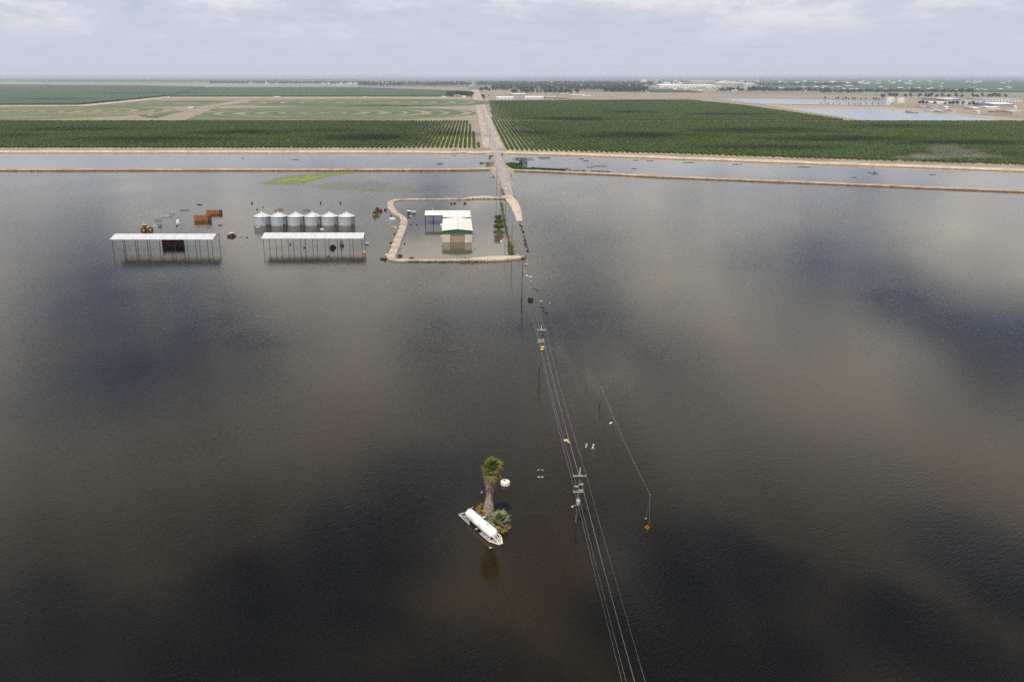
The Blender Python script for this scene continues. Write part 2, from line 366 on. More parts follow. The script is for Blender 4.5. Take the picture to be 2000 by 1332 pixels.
# road on its embankment, running down into the flood
m_asph = mat('old_asphalt', (0.31, 0.28, 0.26), (0.23, 0.205, 0.19), rough=0.9, scale=0.35, detail=8, stretch=(1, 0.15, 1))
m_sand = mat('road_sand', (0.52, 0.42, 0.33), (0.38, 0.30, 0.235), rough=0.95, scale=0.3, detail=7, bump=0.1)
def road_x(y): return 41.2 + (y - 490) * 0.0246 if y < 2300 else 85.7 + (y - 2300) * 0.0240
def road_z(y):
    for (a, za), (b, zb) in (((0, -1.2), (570, -0.7)), ((570, -0.7), (605, 0.1)), ((605, 0.1), (660, 0.6)), ((660, 0.6), (760, 1.3)), ((760, 1.3), (950, 1.6)), ((950, 1.6), (1050, 1.35)), ((1050, 1.35), (99999, 1.35))):
        if a <= y < b: return za + (zb - za) * (y - a) / (b - a)
ys = list(range(540, 1100, 6)) + list(range(1100, 2400, 50)) + list(range(2400, 9600, 400))
rp = [Vector((road_x(y), y, road_z(y))) for y in ys]
def eprof(i, n):
    w = 4.2 if ys[i] > 640 else 3.6
    e = 2.2 * math.exp(-((ys[i] - 778) / 28) ** 2) + 2.2 * math.exp(-((ys[i] - 958) / 28) ** 2)
    return [(-w - 5 - e * 3, -3.0), (-w - 1.6 - e, -0.35), (-w, -0.05), (w, -0.05), (w + 1.8 + e * 1.5, -0.35), (w + 5 + e * 4, -3.0)]
kind(sweep('road_embankment', rp[:95], eprof, mat('road_shoulder', (0.33, 0.275, 0.22), (0.20, 0.17, 0.13), rough=0.95, scale=0.4, detail=7, bump=0.1), 0.2), 'structure')
kind(sweep('road', rp, lambda i, n: [(-3.5, 0.02), (-1.2, 0.07), (1.2, 0.07), (3.5, 0.02)], m_asph, 0.0), 'structure')
vg = [Vector((road_x(y), y, LAND + 0.33)) for y in list(range(1010, 2400, 40)) + list(range(2400, 9500, 300))]
kind(sweep('road_verge', vg, lambda i, n: [(-14 - 6 * (vg[i].y > 2500), 0), (0, 0.0), (11 + 6 * (vg[i].y > 2500), 0)], mat('pale_verge', (0.40, 0.335, 0.265), (0.27, 0.225, 0.17), rough=0.95, scale=0.15, detail=8, stretch=(1, 0.15, 1)), 0.0), 'structure')
sb = smooth_line([(*G(u, v), 0) for u, v in ((991, 384), (999, 391), (1005, 400), (1009.5, 411), (1013, 422), (1015.5, 433))], 1.5)
kind(sweep('sand_bar', sb, lambda i, n: trap(max(0.6, 5.5 - 3.2 * i / n), max(1.2, 8.5 - 5.2 * i / n), 0.75 - 0.45 * i / n), m_sand, 0.14), 'structure')
spit = smooth_line([(*G(u, v), 0) for u, v in ((990, 506), (1004, 503.5), (1013, 502.5), (1021, 505))], 1.5)
kind(sweep('sand_spit', spit, lambda i, n: trap(3.4 * math.sin(0.5 + 2.4 * i / n), 5.6 * math.sin(0.5 + 2.4 * i / n), 0.75), m_sand, 0.2), 'structure')

# far fields
m_alf = mat('mown_alfalfa', (0.13, 0.135, 0.06), (0.055, 0.085, 0.032), rough=0.95, scale=0.012, detail=7, stretch=(0.35, 1, 1))
m_alf2 = mat('green_alfalfa', (0.05, 0.088, 0.03), (0.09, 0.115, 0.045), rough=0.95, scale=0.012, detail=7, stretch=(0.35, 1, 1))
m_straw = mat('raked_hay', (0.30, 0.235, 0.13), (0.15, 0.14, 0.07), rough=0.95, scale=0.05, detail=6)
m_tan = mat('bare_field', (0.27, 0.215, 0.16), (0.20, 0.165, 0.12), rough=0.95, scale=0.006, detail=7, stretch=(0.3, 1, 1))
m_grey = mat('fallow_field', (0.20, 0.18, 0.155), (0.155, 0.145, 0.125), rough=0.95, scale=0.004, detail=7, stretch=(0.3, 1, 1))
m_canopy = mat('far_canopy', (0.028, 0.058, 0.025), (0.045, 0.08, 0.035), rough=0.9, scale=0.02, detail=9, bump=3.0, bscale=0.12)
m_lane = mat('orchard_floor', (0.36, 0.30, 0.19), (0.20, 0.19, 0.09), rough=0.95, scale=0.03, detail=8)
def field(name, pix, z, m): return kind(sheet(name, pix, LAND + z, m), 'structure')
field('orchard_floor', [(-120, 292), (300, 291.5), (925, 292), (912, 237.5), (-120, 237)], 0.05, m_lane)
field('orchard_floor', [(988, 296), (1300, 302), (2100, 328), (2100, 237.5), (1662, 237), (1500, 214), (1340, 195.5), (953, 197)], 0.05, m_lane)
field('hay_field', [(-120, 236.4), (905, 236.8), (914, 200), (918, 191.2), (-120, 191)], 0.1, m_tan)
def pivot(u, v, rad, mname, rings, gap0, label, seed):
    dz = seed * 0.1
    cx, cyy = G(u, v, LAND); n = 96; mb = MB()
    mb.add([(cx, cyy, LAND + 0.15 + dz)] + [(cx + rad * math.cos(2 * math.pi * i / n), cyy + rad * math.sin(2 * math.pi * i / n), LAND + 0.15 + dz) for i in range(n)], [(0, 1 + i, 1 + (i + 1) % n) for i in range(n)])
    kind(mb.build('alfalfa_circle', mname), 'structure')
    rr = random.Random(seed); mb = MB()
    for k in range(rings):
        r0 = rad * (k + 0.55) / rings; n2 = 120; a0 = rr.random() * 6.28
        for i in range(n2):
            t = 2 * math.pi * i / n2
            w = rad * 0.012 * (1.15 + 1.0 * math.sin(t * 2 + a0) + 1.4 * (abs(math.cos(t)) > 0.93)) * (0.5 + rr.random() * 0.6)
            if w < 1.3: continue
            t1 = 2 * math.pi * (i + 1) / n2
            mb.add([(cx + (r0 + s_ * w) * math.cos(q), cyy + (r0 + s_ * w) * math.sin(q), LAND + 0.18 + dz) for q, s_ in ((t, -1), (t, 1), (t1, 1), (t1, -1))], [(0, 3, 2, 1)])
    kind(mb.build('raked_hay_rows', m_straw), 'stuff', 'curved rows of raked straw-coloured hay ' + label)
    return cx, cyy
pivot(612, 221, 392, m_alf2, 8, 0, 'on the green circle field left of the road', 1)
pivot(-8, 220, 420, m_alf, 10, 0, 'on the paler circle field at far left', 2)
pivot(720, 200.5, 440, m_alf2, 7, 0, 'on the narrow circle field behind the first', 3)
pivot(330, 202, 330, m_alf, 6, 0, 'on the hazy circle field by the diagonal track', 4)
field('farm_track', [(-120, 238.2), (915, 238.2), (915, 236.2), (-120, 236.2)], 0.9, m_tan)
field('farm_track', [(330, 191.6), (918, 191.6), (918, 190.2), (325, 190.2)], 0.9, m_bank)
field('farm_track', [(290, 236), (360, 236), (430, 208), (520, 193), (500, 191), (400, 207)], 0.75, m_tan)
field('farm_track', [(0, 209), (170, 207.6), (330, 192), (325, 190.5), (150, 206.2), (0, 207.4)], 1.0, m_bank)
def slab(name, pix, h, m):
    pts = [G(u, v, LAND) for u, v in pix]; mb = MB(); mb.prism(pts, LAND - 0.2, LAND + h, 0); return kind(mb.build(name, m), 'stuff', 'dark green far orchard reading as one mass ' + random.choice(['under the haze']))
slab('far_orchard', [(330, 189.5), (920, 189.5), (919, 180), (700, 172), (400, 172)], 5, m_canopy)
slab('far_orchard', [(-120, 206), (160, 205), (330, 188), (400, 171), (260, 168), (-120, 166)], 5, m_canopy)
slab('far_orchard', [(-200, 160), (420, 160), (700, 156.5), (-200, 155.6)], 6, m_canopy)
slab('far_orchard', [(1500, 178), (2100, 182), (2100, 159), (1480, 157)], 6, m_canopy)
slab('far_orchard', [(1270, 181), (1375, 181.5), (1320, 176), (1262, 175.5)], 4, m_canopy)
slab('far_orchard', [(1000, 153.6), (2100, 154.6), (2100, 152.2), (1000, 151.8)], 8, m_canopy)
field('bare_field', [(-200, 166), (150, 164), (330, 161.5), (-200, 160.5)], 0.4, m_tan)
field('bare_field', [(690, 175), (915, 174.4), (910, 171), (720, 170)], 0.5, m_tan)
field('bare_field', [(955, 194), (1330, 193.8), (1400, 192), (1500, 192), (1780, 196), (1700, 186), (1300, 181), (1100, 181), (940, 181)], 0.3, m_tan)
field('fallow_field', [(1380, 184), (1900, 189), (2100, 191), (2100, 184), (1900, 182), (1480, 177), (1385, 178)], 0.5, m_grey)
field('yard_ground', [(1740, 214), (2120, 236), (2120, 192), (1760, 192)], 0.35, m_tan)
m_plain = mat('far_plain', (0.105, 0.115, 0.085), (0.16, 0.145, 0.115), rough=0.95, scale=0.0009, detail=6, stretch=(0.4, 1, 1), contrast=(0.42, 0.62))
field('far_plain', [(-600, 163.5), (700, 163), (930, 169), (1300, 172), (1500, 170), (2600, 172), (2600, 150.2), (-600, 150.2)], 0.2, m_plain)
field('town_ground', [(700, 169), (940, 176), (1260, 181), (1290, 170), (940, 162), (700, 161.5)], 0.45, mat('town_gardens', (0.09, 0.095, 0.065), (0.16, 0.14, 0.11), rough=0.95, scale=0.01, detail=7))
# ponds by the works
m_pond = water_mat('pond_water', (0.17, 0.225, 0.225), (0.15, 0.20, 0.21), 0.03, 0.04, 0.12)
m_dike = mat('pond_dike', (0.40, 0.27, 0.18), (0.27, 0.19, 0.12), rough=0.95, scale=0.05, detail=7)
field('pond_dike', [(1395, 194), (1480, 203), (1545, 215), (1640, 230), (1690, 238.2), (2010, 238.6), (1995, 234), (1880, 222), (1790, 212), (1735, 209), (1600, 207.5), (1500, 204), (1420, 193)], 0.4, m_dike)
field('pond', [(1405, 193), (1470, 202.5), (1560, 204.6), (1735, 206.5), (1747, 200), (1690, 198), (1560, 194.4)], 0.6, m_pond)
field('pond', [(1535, 212.6), (1735, 213.2), (1790, 218), (1850, 224), (1960, 236), (1690, 236), (1640, 228.5), (1590, 221)], 0.6, m_pond)
field('pond', [(1785, 213.6), (1835, 214), (1870, 222), (1950, 231), (2010, 237), (1985, 237), (1890, 226)], 0.6, m_pond)

# ------------------------------------------------------------------ orchard
m_leafo = foliage('almond_leaves', (0.092, 0.138, 0.028), (0.046, 0.078, 0.016), scale=0.4, trans=0.2, rnd=0.3)
m_bark = mat('bark', (0.10, 0.075, 0.055), (0.06, 0.045, 0.035), rough=0.9, scale=4)
def orchard_mesh(i):
    bm = bmesh.new(); bmesh.ops.create_icosphere(bm, subdivisions=2, radius=1.0)
    for v in bm.verts:
        k = 1 + 0.34 * mnoise.noise(v.co * 1.7 + Vector((i * 7.0, 0, 0))) + 0.18 * mnoise.noise(v.co * 4.1)
        v.co = Vector((v.co.x * 2.0 * k, v.co.y * 2.0 * k, v.co.z * 1.75 * k + 2.75))
    Vc = np.array([v.co[:] for v in bm.verts]); Fc = [[v.index for v in f.verts] for f in bm.faces]; bm.free()
    Vl, Fl = leaf_cloud(110, (0, 0, 2.8), (2.35, 2.35, 2.05), 0.48, 0.75)
    mb = MB(); mb.add(Vc, Fc, 0); mb.add(Vl, Fl.tolist(), 0); mb.tube((0, 0, -0.2), (0.1, 0.05, 1.6), 0.17, 0.12, 6, 1)
    me = bpy.data.meshes.new('orchard_tree'); me.from_pydata(mb.v, [], mb.f); me.materials.append(m_leafo); me.materials.append(m_bark)
    me.polygons.foreach_set('material_index', mb.m); me.update(); return me
OM = [orchard_mesh(i) for i in range(4)]
def inside(px, py, poly):
    x, y = px, py; c = np.zeros(len(x), bool); n = len(poly)
    for i in range(n):
        x0, y0 = poly[i]; x1, y1 = poly[i - 1]
        t = ((y0 > y) != (y1 > y)) & (x < (x1 - x0) * (y - y0) / (y1 - y0 + 1e-9) + x0); c ^= t
    return c
def rows(pix, spx, spy):
    poly = [G(u, v, LAND) for u, v in pix]
    xs = [p[0] for p in poly]; ysn = [p[1] for p in poly]
    yy = np.arange(min(ysn), max(ysn), spy); kk = np.arange(math.floor((min(xs) - 120) / spx), math.ceil((max(xs) + 120) / spx))
    K, Y = np.meshgrid(kk, yy); K = K.ravel(); Y = Y.ravel(); X = K * spx + (Y - 1000) * 0.0246
    ok = inside(X, Y, poly); X, Y = X[ok], Y[ok]
    return X + rng.normal(size=len(X)) * 0.25, Y + rng.normal(size=len(Y)) * 0.35
PL = rows([(-60, 290.5), (300, 290), (930, 290.5), (937, 288), (915, 238.6), (-60, 238.6)], 5.7, 3.7)
PR1 = rows([(985, 294), (1150, 298), (1300, 301), (1550, 309.6), (1800, 317.6), (2060, 326), (2060, 239), (1640, 238.8), (963, 238.4)], 5.7, 3.7)
PR2 = rows([(962, 236.2), (1650, 236.4), (1560, 223), (1450, 207), (1345, 196.6), (955, 198)], 5.7, 3.9)
X = np.concatenate([PL[0], PR1[0], PR2[0]]); Y = np.concatenate([PL[1], PR1[1], PR2[1]])
keep = rng.random(len(X)) > 0.025
# a cross lane through the right-hand block
ln = (X > 60) & (np.abs(Y - (1130 + (X - 90) * -0.06)) < 3.2); keep &= ~ln
X, Y = X[keep], Y[keep]; S = 0.55 + 0.28 * rng.random(len(X))
# the 300 that show largest: nearest the camera inside the frame
U = CX + F * X / (Y * math.cos(PITCH) + (CAMH - LAND - 3) * math.sin(PITCH))
dist = np.hypot(X, Y); dist[(U < 5) | (U > 1995)] = 1e9
order = np.argsort(dist)
# front-row trees on both sides of the road are each their own object
for j in order[:300]:
    left = X[j] < 60
    o = link('orchard_tree', OM[j % 4], None, (X[j], Y[j], LAND), rng.random() * 6.28)
    s_ = S[j]; o.scale = (s_, s_, s_)
    if left: tag(o, 'small round orchard tree in the front rows left of the road', 'tree', 'front orchard trees left of the road')
    else: tag(o, 'small round orchard tree along the canal bank right of the road', 'tree', 'front orchard trees right of the road')
rest = order[300:]
def gn_scatter(name, X, Y, Z, S, meshes, label, mats_needed=None):
    me = bpy.data.meshes.new(name); me.from_pydata(np.stack([X, Y, Z], 1).tolist(), [], [])
    a = me.attributes.new('sc', 'FLOAT', 'POINT'); a.data.foreach_set('value', np.asarray(S, np.float32))
    o = link(name, me); kind(o, 'stuff', label)
    ng = bpy.data.node_groups.new(name, 'GeometryNodeTree')
    ng.interface.new_socket('Geometry', in_out='INPUT', socket_type='NodeSocketGeometry'); ng.interface.new_socket('Geometry', in_out='OUTPUT', socket_type='NodeSocketGeometry')
    N = ng.nodes; L = ng.links; gi = N.new('NodeGroupInput'); go = N.new('NodeGroupOutput')
    gti = N.new('GeometryNodeGeometryToInstance')
    for q in meshes:
        oi = N.new('GeometryNodeObjectInfo'); oi.inputs['Object'].default_value = q; L.new(oi.outputs['Geometry'], gti.inputs[0])
    ip = N.new('GeometryNodeInstanceOnPoints'); L.new(gi.outputs[0], ip.inputs['Points']); L.new(gti.outputs[0], ip.inputs['Instance'])
    ip.inputs['Pick Instance'].default_value = True
    ri = N.new('FunctionNodeRandomValue'); ri.data_type = 'INT'; ri.inputs[4].default_value = 0; ri.inputs[5].default_value = len(meshes) - 1
    L.new(ri.outputs[2], ip.inputs['Instance Index'])
    rr = N.new('FunctionNodeRandomValue'); rr.data_type = 'FLOAT_VECTOR'; rr.inputs[0].default_value = (0, 0, 0); rr.inputs[1].default_value = (0, 0, 6.28)
    L.new(rr.outputs[0], ip.inputs['Rotation'])
    na = N.new('GeometryNodeInputNamedAttribute'); na.data_type = 'FLOAT'; na.inputs['Name'].default_value = 'sc'
    L.new(na.outputs[0], ip.inputs['Scale']); L.new(ip.outputs[0], go.inputs[0])
    md = o.modifiers.new('scatter', 'NODES'); md.node_group = ng
    return o
# one object of each mesh variant serves as pattern
pat = []
for q in OM: pat.append(next(o for o in bpy.data.objects if o.data is q))
gn_scatter('orchard_rows', X[rest], Y[rest], np.full(len(rest), LAND), S[rest], pat, 'rows of dark green orchard trees filling both blocks behind the canal')

# ================================================================== OBJECTS
m_white = mat('white_paint', (0.80, 0.80, 0.78), (0.70, 0.70, 0.68), rough=0.35, scale=0.8, detail=6, contrast=(0.4, 0.9))
m_roof = mat('white_sheet_roof', (0.56, 0.56, 0.55), (0.46, 0.465, 0.46), rough=0.45, scale=0.25, detail=7, stretch=(3, 0.4, 1))
m_roofw = mat('bright_sheet_roof', (0.74, 0.72, 0.67), (0.62, 0.60, 0.55), rough=0.5, scale=0.2, detail=7, stretch=(3, 0.5, 1))
m_steel = mat('dark_steel', (0.07, 0.068, 0.07), (0.045, 0.042, 0.04), rough=0.6, scale=3, metal=0.2)
m_galv = mat('galvanised_sheet', (0.52, 0.53, 0.54), (0.38, 0.39, 0.40), rough=0.5, scale=0.7, detail=6, metal=0.12, stretch=(0.5, 0.5, 3))
m_galvr = mat('galvanised_roof', (0.60, 0.61, 0.62), (0.50, 0.51, 0.52), rough=0.45, scale=0.6, detail=6, metal=0.15)
m_wood = mat('pole_wood', (0.20, 0.105, 0.065), (0.12, 0.07, 0.045), rough=0.85, scale=2, detail=6, stretch=(6, 6, 0.4))
m_woodd = mat('weathered_wood', (0.13, 0.10, 0.08), (0.075, 0.06, 0.05), rough=0.9, scale=2, detail=6, stretch=(6, 6, 0.4))
m_pale = mat('pale_wood', (0.62, 0.58, 0.52), (0.45, 0.41, 0.36), rough=0.8, scale=3, detail=5)
m_wire = mat('aluminium_wire', (0.50, 0.50, 0.48), rough=0.5, metal=0.3)
m_dline = mat('thin_black', (0.02, 0.02, 0.02), rough=0.6)
m_grey_p = mat('grey_enamel', (0.42, 0.46, 0.48), (0.34, 0.38, 0.40), rough=0.4, scale=3)
m_green_t = mat('green_trim', (0.022, 0.105, 0.065), (0.03, 0.12, 0.075), rough=0.5, scale=1)
m_cream = mat('cream_wall', (0.62, 0.53, 0.41), (0.55, 0.47, 0.36), rough=0.6, scale=0.5, stretch=(4, 4, 0.3))
m_door = mat('tan_door', (0.40, 0.27, 0.19), (0.34, 0.23, 0.165), rough=0.55, scale=0.8)
m_rust = mat('rust_orange', (0.44, 0.185, 0.05), (0.26, 0.10, 0.03), rough=0.8, scale=0.9, detail=6)
m_rustd = mat('rust_dark', (0.22, 0.085, 0.035), (0.12, 0.05, 0.025), rough=0.85, scale=0.9, detail=6)
m_black = mat('black_rubber', (0.025, 0.024, 0.023), (0.04, 0.038, 0.035), rough=0.8, scale=3)
m_glass = mat('tinted_glass', (0.03, 0.04, 0.045), rough=0.1)
m_yel = mat('tractor_yellow', (0.60, 0.38, 0.10), (0.48, 0.29, 0.07), rough=0.45, scale=1.5)
m_maroon = mat('maroon_paint', (0.14, 0.03, 0.025), (0.09, 0.02, 0.02), rough=0.5, scale=1.5)
m_red = mat('tractor_red', (0.38, 0.02, 0.03), (0.28, 0.015, 0.02), rough=0.4, scale=1.5)
m_grn = mat('tractor_green', (0.02, 0.16, 0.035), (0.015, 0.12, 0.03), rough=0.4, scale=1.5)
m_teal = mat('tractor_teal', (0.02, 0.13, 0.16), (0.015, 0.09, 0.12), rough=0.4, scale=1.5)
m_rim = mat('rim_yellow', (0.60, 0.42, 0.04), rough=0.5)
m_sign = mat('sign_amber', (0.85, 0.36, 0.01), rough=0.45)
m_signd = mat('sign_mark', (0.10, 0.015, 0.01), rough=0.5)
m_conc = mat('pale_concrete', (0.66, 0.62, 0.57), (0.56, 0.52, 0.47), rough=0.8, scale=1.6, detail=6)
m_hay = mat('bale_straw', (0.55, 0.40, 0.16), (0.40, 0.28, 0.10), rough=0.95, scale=3, detail=6, bump=0.05)
m_orange = mat('signal_orange', (0.75, 0.25, 0.03), rough=0.5)

m_offw = mat('chalky_white', (0.66, 0.62, 0.55), (0.40, 0.33, 0.26), rough=0.7, scale=1.4, detail=6, contrast=(0.48, 0.72))
# ---- propane tank on its skid
tx, ty = G(939.5, 1031)
tz = math.atan2(-0.86, 0.50)
tank = thing('propane_tank', 'long white tank on a white steel skid, half afloat beside the palms', 'tank', (tx, ty, 0), tz)
mb = MB(); L2 = 4.15; r = 1.05; zc = 1.05
pf = [(0.0, -L2 - 0.85)] + [(r * math.sin(a), -L2 - 0.85 * math.cos(a)) for a in (0.35, 0.7, 1.05, 1.35)] + [(r, -L2 + 0.0), (r, -1.4), (r + 0.008, -1.39), (r + 0.008, -1.33), (r, -1.32), (r, 1.4), (r + 0.008, 1.41), (r + 0.008, 1.47), (r, 1.48), (r, L2)] + [(r * math.sin(a), L2 + 0.85 * math.cos(a)) for a in (1.35, 1.05, 0.7, 0.35)] + [(0.0, L2 + 0.85)]
mb.lathe(pf, (0, 0, zc), 40, 0, True, 'X'); mb.build('shell', m_white, tank)
mb = MB()
for s_ in (-1, 1):
    y = s_ * 1.42
    mb.box((-4.0, y, 0.2), (4.0, 0.10, 0.16)); mb.box((3.45, y, 0.2), (3.5, 0.10, 0.16)); mb.box((-4.4, y * 0.9, 0.60), (3.0, 0.09, 0.10)); mb.box((3.6, y * 0.9, 0.60), (3.2, 0.09, 0.10))
    for k in range(6):
        x = -5.8 + k * 0.58; mb.bar((x, y, 0.3), (x + 0.5, y * 0.9, 0.6), 0.07)
        x = 2.1 + k * 0.56; mb.bar((x, y, 0.3), (x + 0.48, y * 0.9, 0.6), 0.07)
for x in (-5.25, -3.2, 0.0, 3.2, 5.05): mb.box((x, 0, 0.14), (0.16, 2.7, 0.16))
mb.build('skid_frame', m_offw, tank)
mb = MB()     # tongue running to the nose
for s_ in (-1, 1):
    mb.bar((5.1, s_ * 1.42, 0.24), (7.0, s_ * 0.38, 0.26), 0.17); mb.bar((4.9, s_ * 0.75, 1.2), (6.9, s_ * 0.33, 0.36), 0.10)
    mb.bar((5.0, s_ * 0.28, 1.0), (6.9, s_ * 0.16, 0.36), 0.10); mb.bar((5.1, s_ * 1.42, 0.3), (4.75, s_ * 0.8, 1.15), 0.09)
mb.box((7.0, 0, 0.27), (0.22, 1.0, 0.22)); mb.box((6.3, 0, 0.26), (0.13, 1.4, 0.14)); mb.box((5.7, 0, 0.25), (0.13, 2.0, 0.14))
mb.build('tongue', m_offw, tank)
mb = MB()     # rear gate of the skid
mb.box((-6.15, 0, 0.32), (0.18, 2.95, 0.24))
for s_ in (-1, 1): mb.bar((-6.1, s_ * 1.4, 0.3), (-5.2, s_ * 1.42, 0.3), 0.16)
mb.box((-5.75, 0.9, 0.85), (0.12, 1.15, 0.75)); mb.bar((-5.75, 1.3, 1.2), (-5.3, 1.3, 1.75), 0.1); mb.bar((-5.75, 0.5, 0.6), (-6.1, 0.5, 0.35), 0.1)
mb.build('rear_gate', m_offw, tank)
mb = MB(); mb.tube((0.55, 0.35, zc + 0.9), (0.55, 0.38, zc + 1.28), 0.16, 0.16, 10); mb.box((0.35, 0.5, zc + 1.2), (0.5, 0.28, 0.22)); mb.tube((0.9, 0.55, zc + 0.8), (0.95, 0.9, zc + 1.0), 0.07)
mb.build('valve', m_steel, tank)
mb = MB(); mb.lathe([(0.0, 0.06), (0.2, 0.05), (0.22, 0.0)], (0.15, 0.55, zc + 1.32), 12); mb.build('valve_hood', m_white, tank)
mb = MB()     # rust that has run from the filler
for k in range(9):
    a = 1.57 + rng.normal() * 0.11; x = 2.35 + rng.normal() * 0.22; rr = r + 0.012
    mb.add([(x + dx, rr * math.cos(a + da), zc + rr * math.sin(a + da)) for dx, da in ((-0.22, -0.04), (0.05, -0.13), (0.26, 0.03), (0.02, 0.12))], [(0, 1, 2, 3)])
mb.tube((2.35, 0, zc + r - 0.02), (2.35, 0, zc + r + 0.14), 0.13, 0.11, 10); mb.build('rusty_filler', m_rust, tank)

# ---- palms
m_frond = foliage('fan_palm_green', (0.20, 0.21, 0.04), (0.10, 0.115, 0.022), scale=1.5, trans=0.3, rnd=0.25)
m_frondy = foliage('fan_palm_yellow', (0.34, 0.245, 0.065), (0.18, 0.135, 0.035), scale=1.5, trans=0.3, rnd=0.25)
m_frondp = foliage('fan_palm_grey', (0.32, 0.35, 0.16), (0.19, 0.23, 0.085), scale=1.5, trans=0.3, rnd=0.2)
m_thatch = mat('dead_thatch', (0.42, 0.33, 0.26), (0.17, 0.125, 0.095), rough=0.95, scale=2.5, detail=6, stretch=(3, 3, 0.5))
def frond_mesh(nm, m, pet=0.7, L=1.15, blades=15, droop=0.35, seed=0):
    rr = random.Random(seed); mb = MB(); mb.tube((0, 0, 0), (pet, 0, 0), 0.03, 0.02, 5)
    for k in range(blades):
        a = (k / (blades - 1) - 0.5) * 3.6; l = L * (1 - 0.22 * abs(a) / 1.8) * (0.85 + 0.3 * rr.random()); w = 0.062 * L
        d = Vector((math.cos(a), math.sin(a), 0)); n = Vector((-d.y, d.x, 0)); o = Vector((pet, 0, 0))
        p1 = o + d * l * 0.55 + Vector((0, 0, 0.05 * (k % 2) - droop * 0.18 * l)); p2 = o + d * l + Vector((0, 0, -droop * l * (0.7 + 0.6 * rr.random())))
        mb.add([o - n * 0.012, o + n * 0.012, p1 + n * w + Vector((0, 0, 0.03)), p1 - n * w, p2], [(0, 1, 2, 3), (3, 2, 4)])
    me = bpy.data.meshes.new(nm); me.from_pydata(mb.v, [], mb.f); me.materials.append(m); me.update(); return me
def fronds(parent, top, n, meshes, elev, spread=0.12, scale=1.0, name='frond'):
    """a rosette; elev(i/n) gives each leaf's angle over the horizontal"""
    for i in range(n):
        az = i * 2.39996 + rng.normal() * 0.15; el = elev(i / (n - 1)) + rng.normal() * 0.1
        o = link(name, meshes(i / (n - 1), i), parent)
        o.location = (top[0] + math.cos(az) * spread, top[1] + math.sin(az) * spread, top[2] - 0.9 * (i / n) ** 1.2 * scale)
        o.rotation_euler = (rng.normal() * 0.25, -el, az); q = scale * (0.85 + 0.3 * rng.random()); o.scale = (q, q, q)
FM_g = [frond_mesh('frond', m_frond, seed=i, droop=0.3 + 0.1 * i) for i in range(3)]
FM_y = [frond_mesh('frond', m_frondy, seed=5 + i, droop=0.45 + 0.1 * i) for i in range(2)]
FM_d = [frond_mesh('dead_frond', m_thatch, 0.5, 1.0, 11, 0.5, seed=9 + i) for i in range(2)]
FM_p = [frond_mesh('frond', m_frondp, 0.75, 1.05, 15, 0.22, seed=12 + i) for i in range(2)]
px_, py_ = G(952, 1017)
palm = thing('palm_tree', 'tall fan palm with shaggy dead skirt standing behind the white tank', 'palm', (px_, py_, 0))
HT = HZ(909, py_) - 0.55; lean = Vector((0.75, 0.0, HT))
def axis(t): return Vector((lean.x * t ** 1.1, 0.25 * t, HT * t))
mb = MB()
for k in range(8): mb.tube(axis(k / 8) - Vector((0, 0, 0.5 if k == 0 else 0)), axis((k + 1) / 8), 0.46 - 0.025 * k, 0.46 - 0.025 * (k + 1), 12, 0, False)
mb.build('trunk', m_thatch, palm)
Vs = []; Fs = []                                    # hanging dead thatch
for k in range(1500):
    t = rng.random() ** 0.85 * 0.86 + 0.06; c = axis(t); az = rng.random() * 6.28
    R0 = 0.97 * (0.62 + 0.62 * t + 0.35 * math.sin(t * 9)) * (0.5 + 0.5 * min(1, t / 0.22)) * (0.8 + 0.35 * rng.random()); l = 0.55 + 0.6 * rng.random()
    d = np.array([math.cos(az), math.sin(az), 0]); n = np.array([-d[1], d[0], 0]) * (0.07 + 0.07 * rng.random())
    p0 = np.array(c) + d * R0 * 0.55 + [0, 0, 0.3]; p1 = np.array(c) + d * R0; p2 = p1 - [0, 0, l] + d * 0.08 * rng.normal() + n * rng.normal()
    o = len(Vs); Vs += [p0 - n * 0.6, p0 + n * 0.6, p1 + n, p1 - n, p2 - n * 0.4, p2 + n * 0.4]; Fs += [(o, o + 1, o + 2, o + 3), (o + 3, o + 2, o + 5, o + 4)]
sk = npmesh('dead_frond_skirt', [tuple(p) for p in Vs], Fs, m_thatch, palm); sk['kind'] = 'stuff'; sk['label'] = 'shaggy grey-brown skirt of dead fronds'
top = axis(1.0)
fronds(palm, top, 54, lambda t, i: FM_g[i % 3] if (t < 0.25 or (i * 7) % 5 < 2.6 - 2.2 * t) else FM_y[i % 2], lambda t: 1.35 - 2.1 * t, 0.15, 1.28)
fronds(palm, top - Vector((0.05, 0, 0.9)), 26, lambda t, i: FM_d[i % 2], lambda t: -0.75 - 0.65 * t, 0.25, 1.15, 'dead_frond')
for (u, v, sc, n, nm, lab) in ((975.5, 1033, 1.35, 46, 'p', 'low pale fan palm rising from the water at the tank\'s right end'), (944.5, 1012, 0.95, 22, 'y', 'small yellowish fan palm peeking out behind the shaggy trunk')):
    x, y = G(u, v); y += 0.9
    p = thing('young_palm', lab, 'palm', (x, y, 0))
    mb = MB(); mb.tube((0, 0, -0.5), (0, 0, 0.9 * sc), 0.30 * sc, 0.25 * sc, 10); mb.build('trunk', m_thatch, p)
    h0 = 1.35 if nm == 'p' else 1.5
    fronds(p, Vector((0, 0, h0)), n, (lambda t, i: FM_p[i % 2] if t < 0.6 else FM_y[i % 2]) if nm == 'p' else (lambda t, i: FM_y[i % 2]), lambda t: 1.3 - 1.75 * t, 0.12, sc)

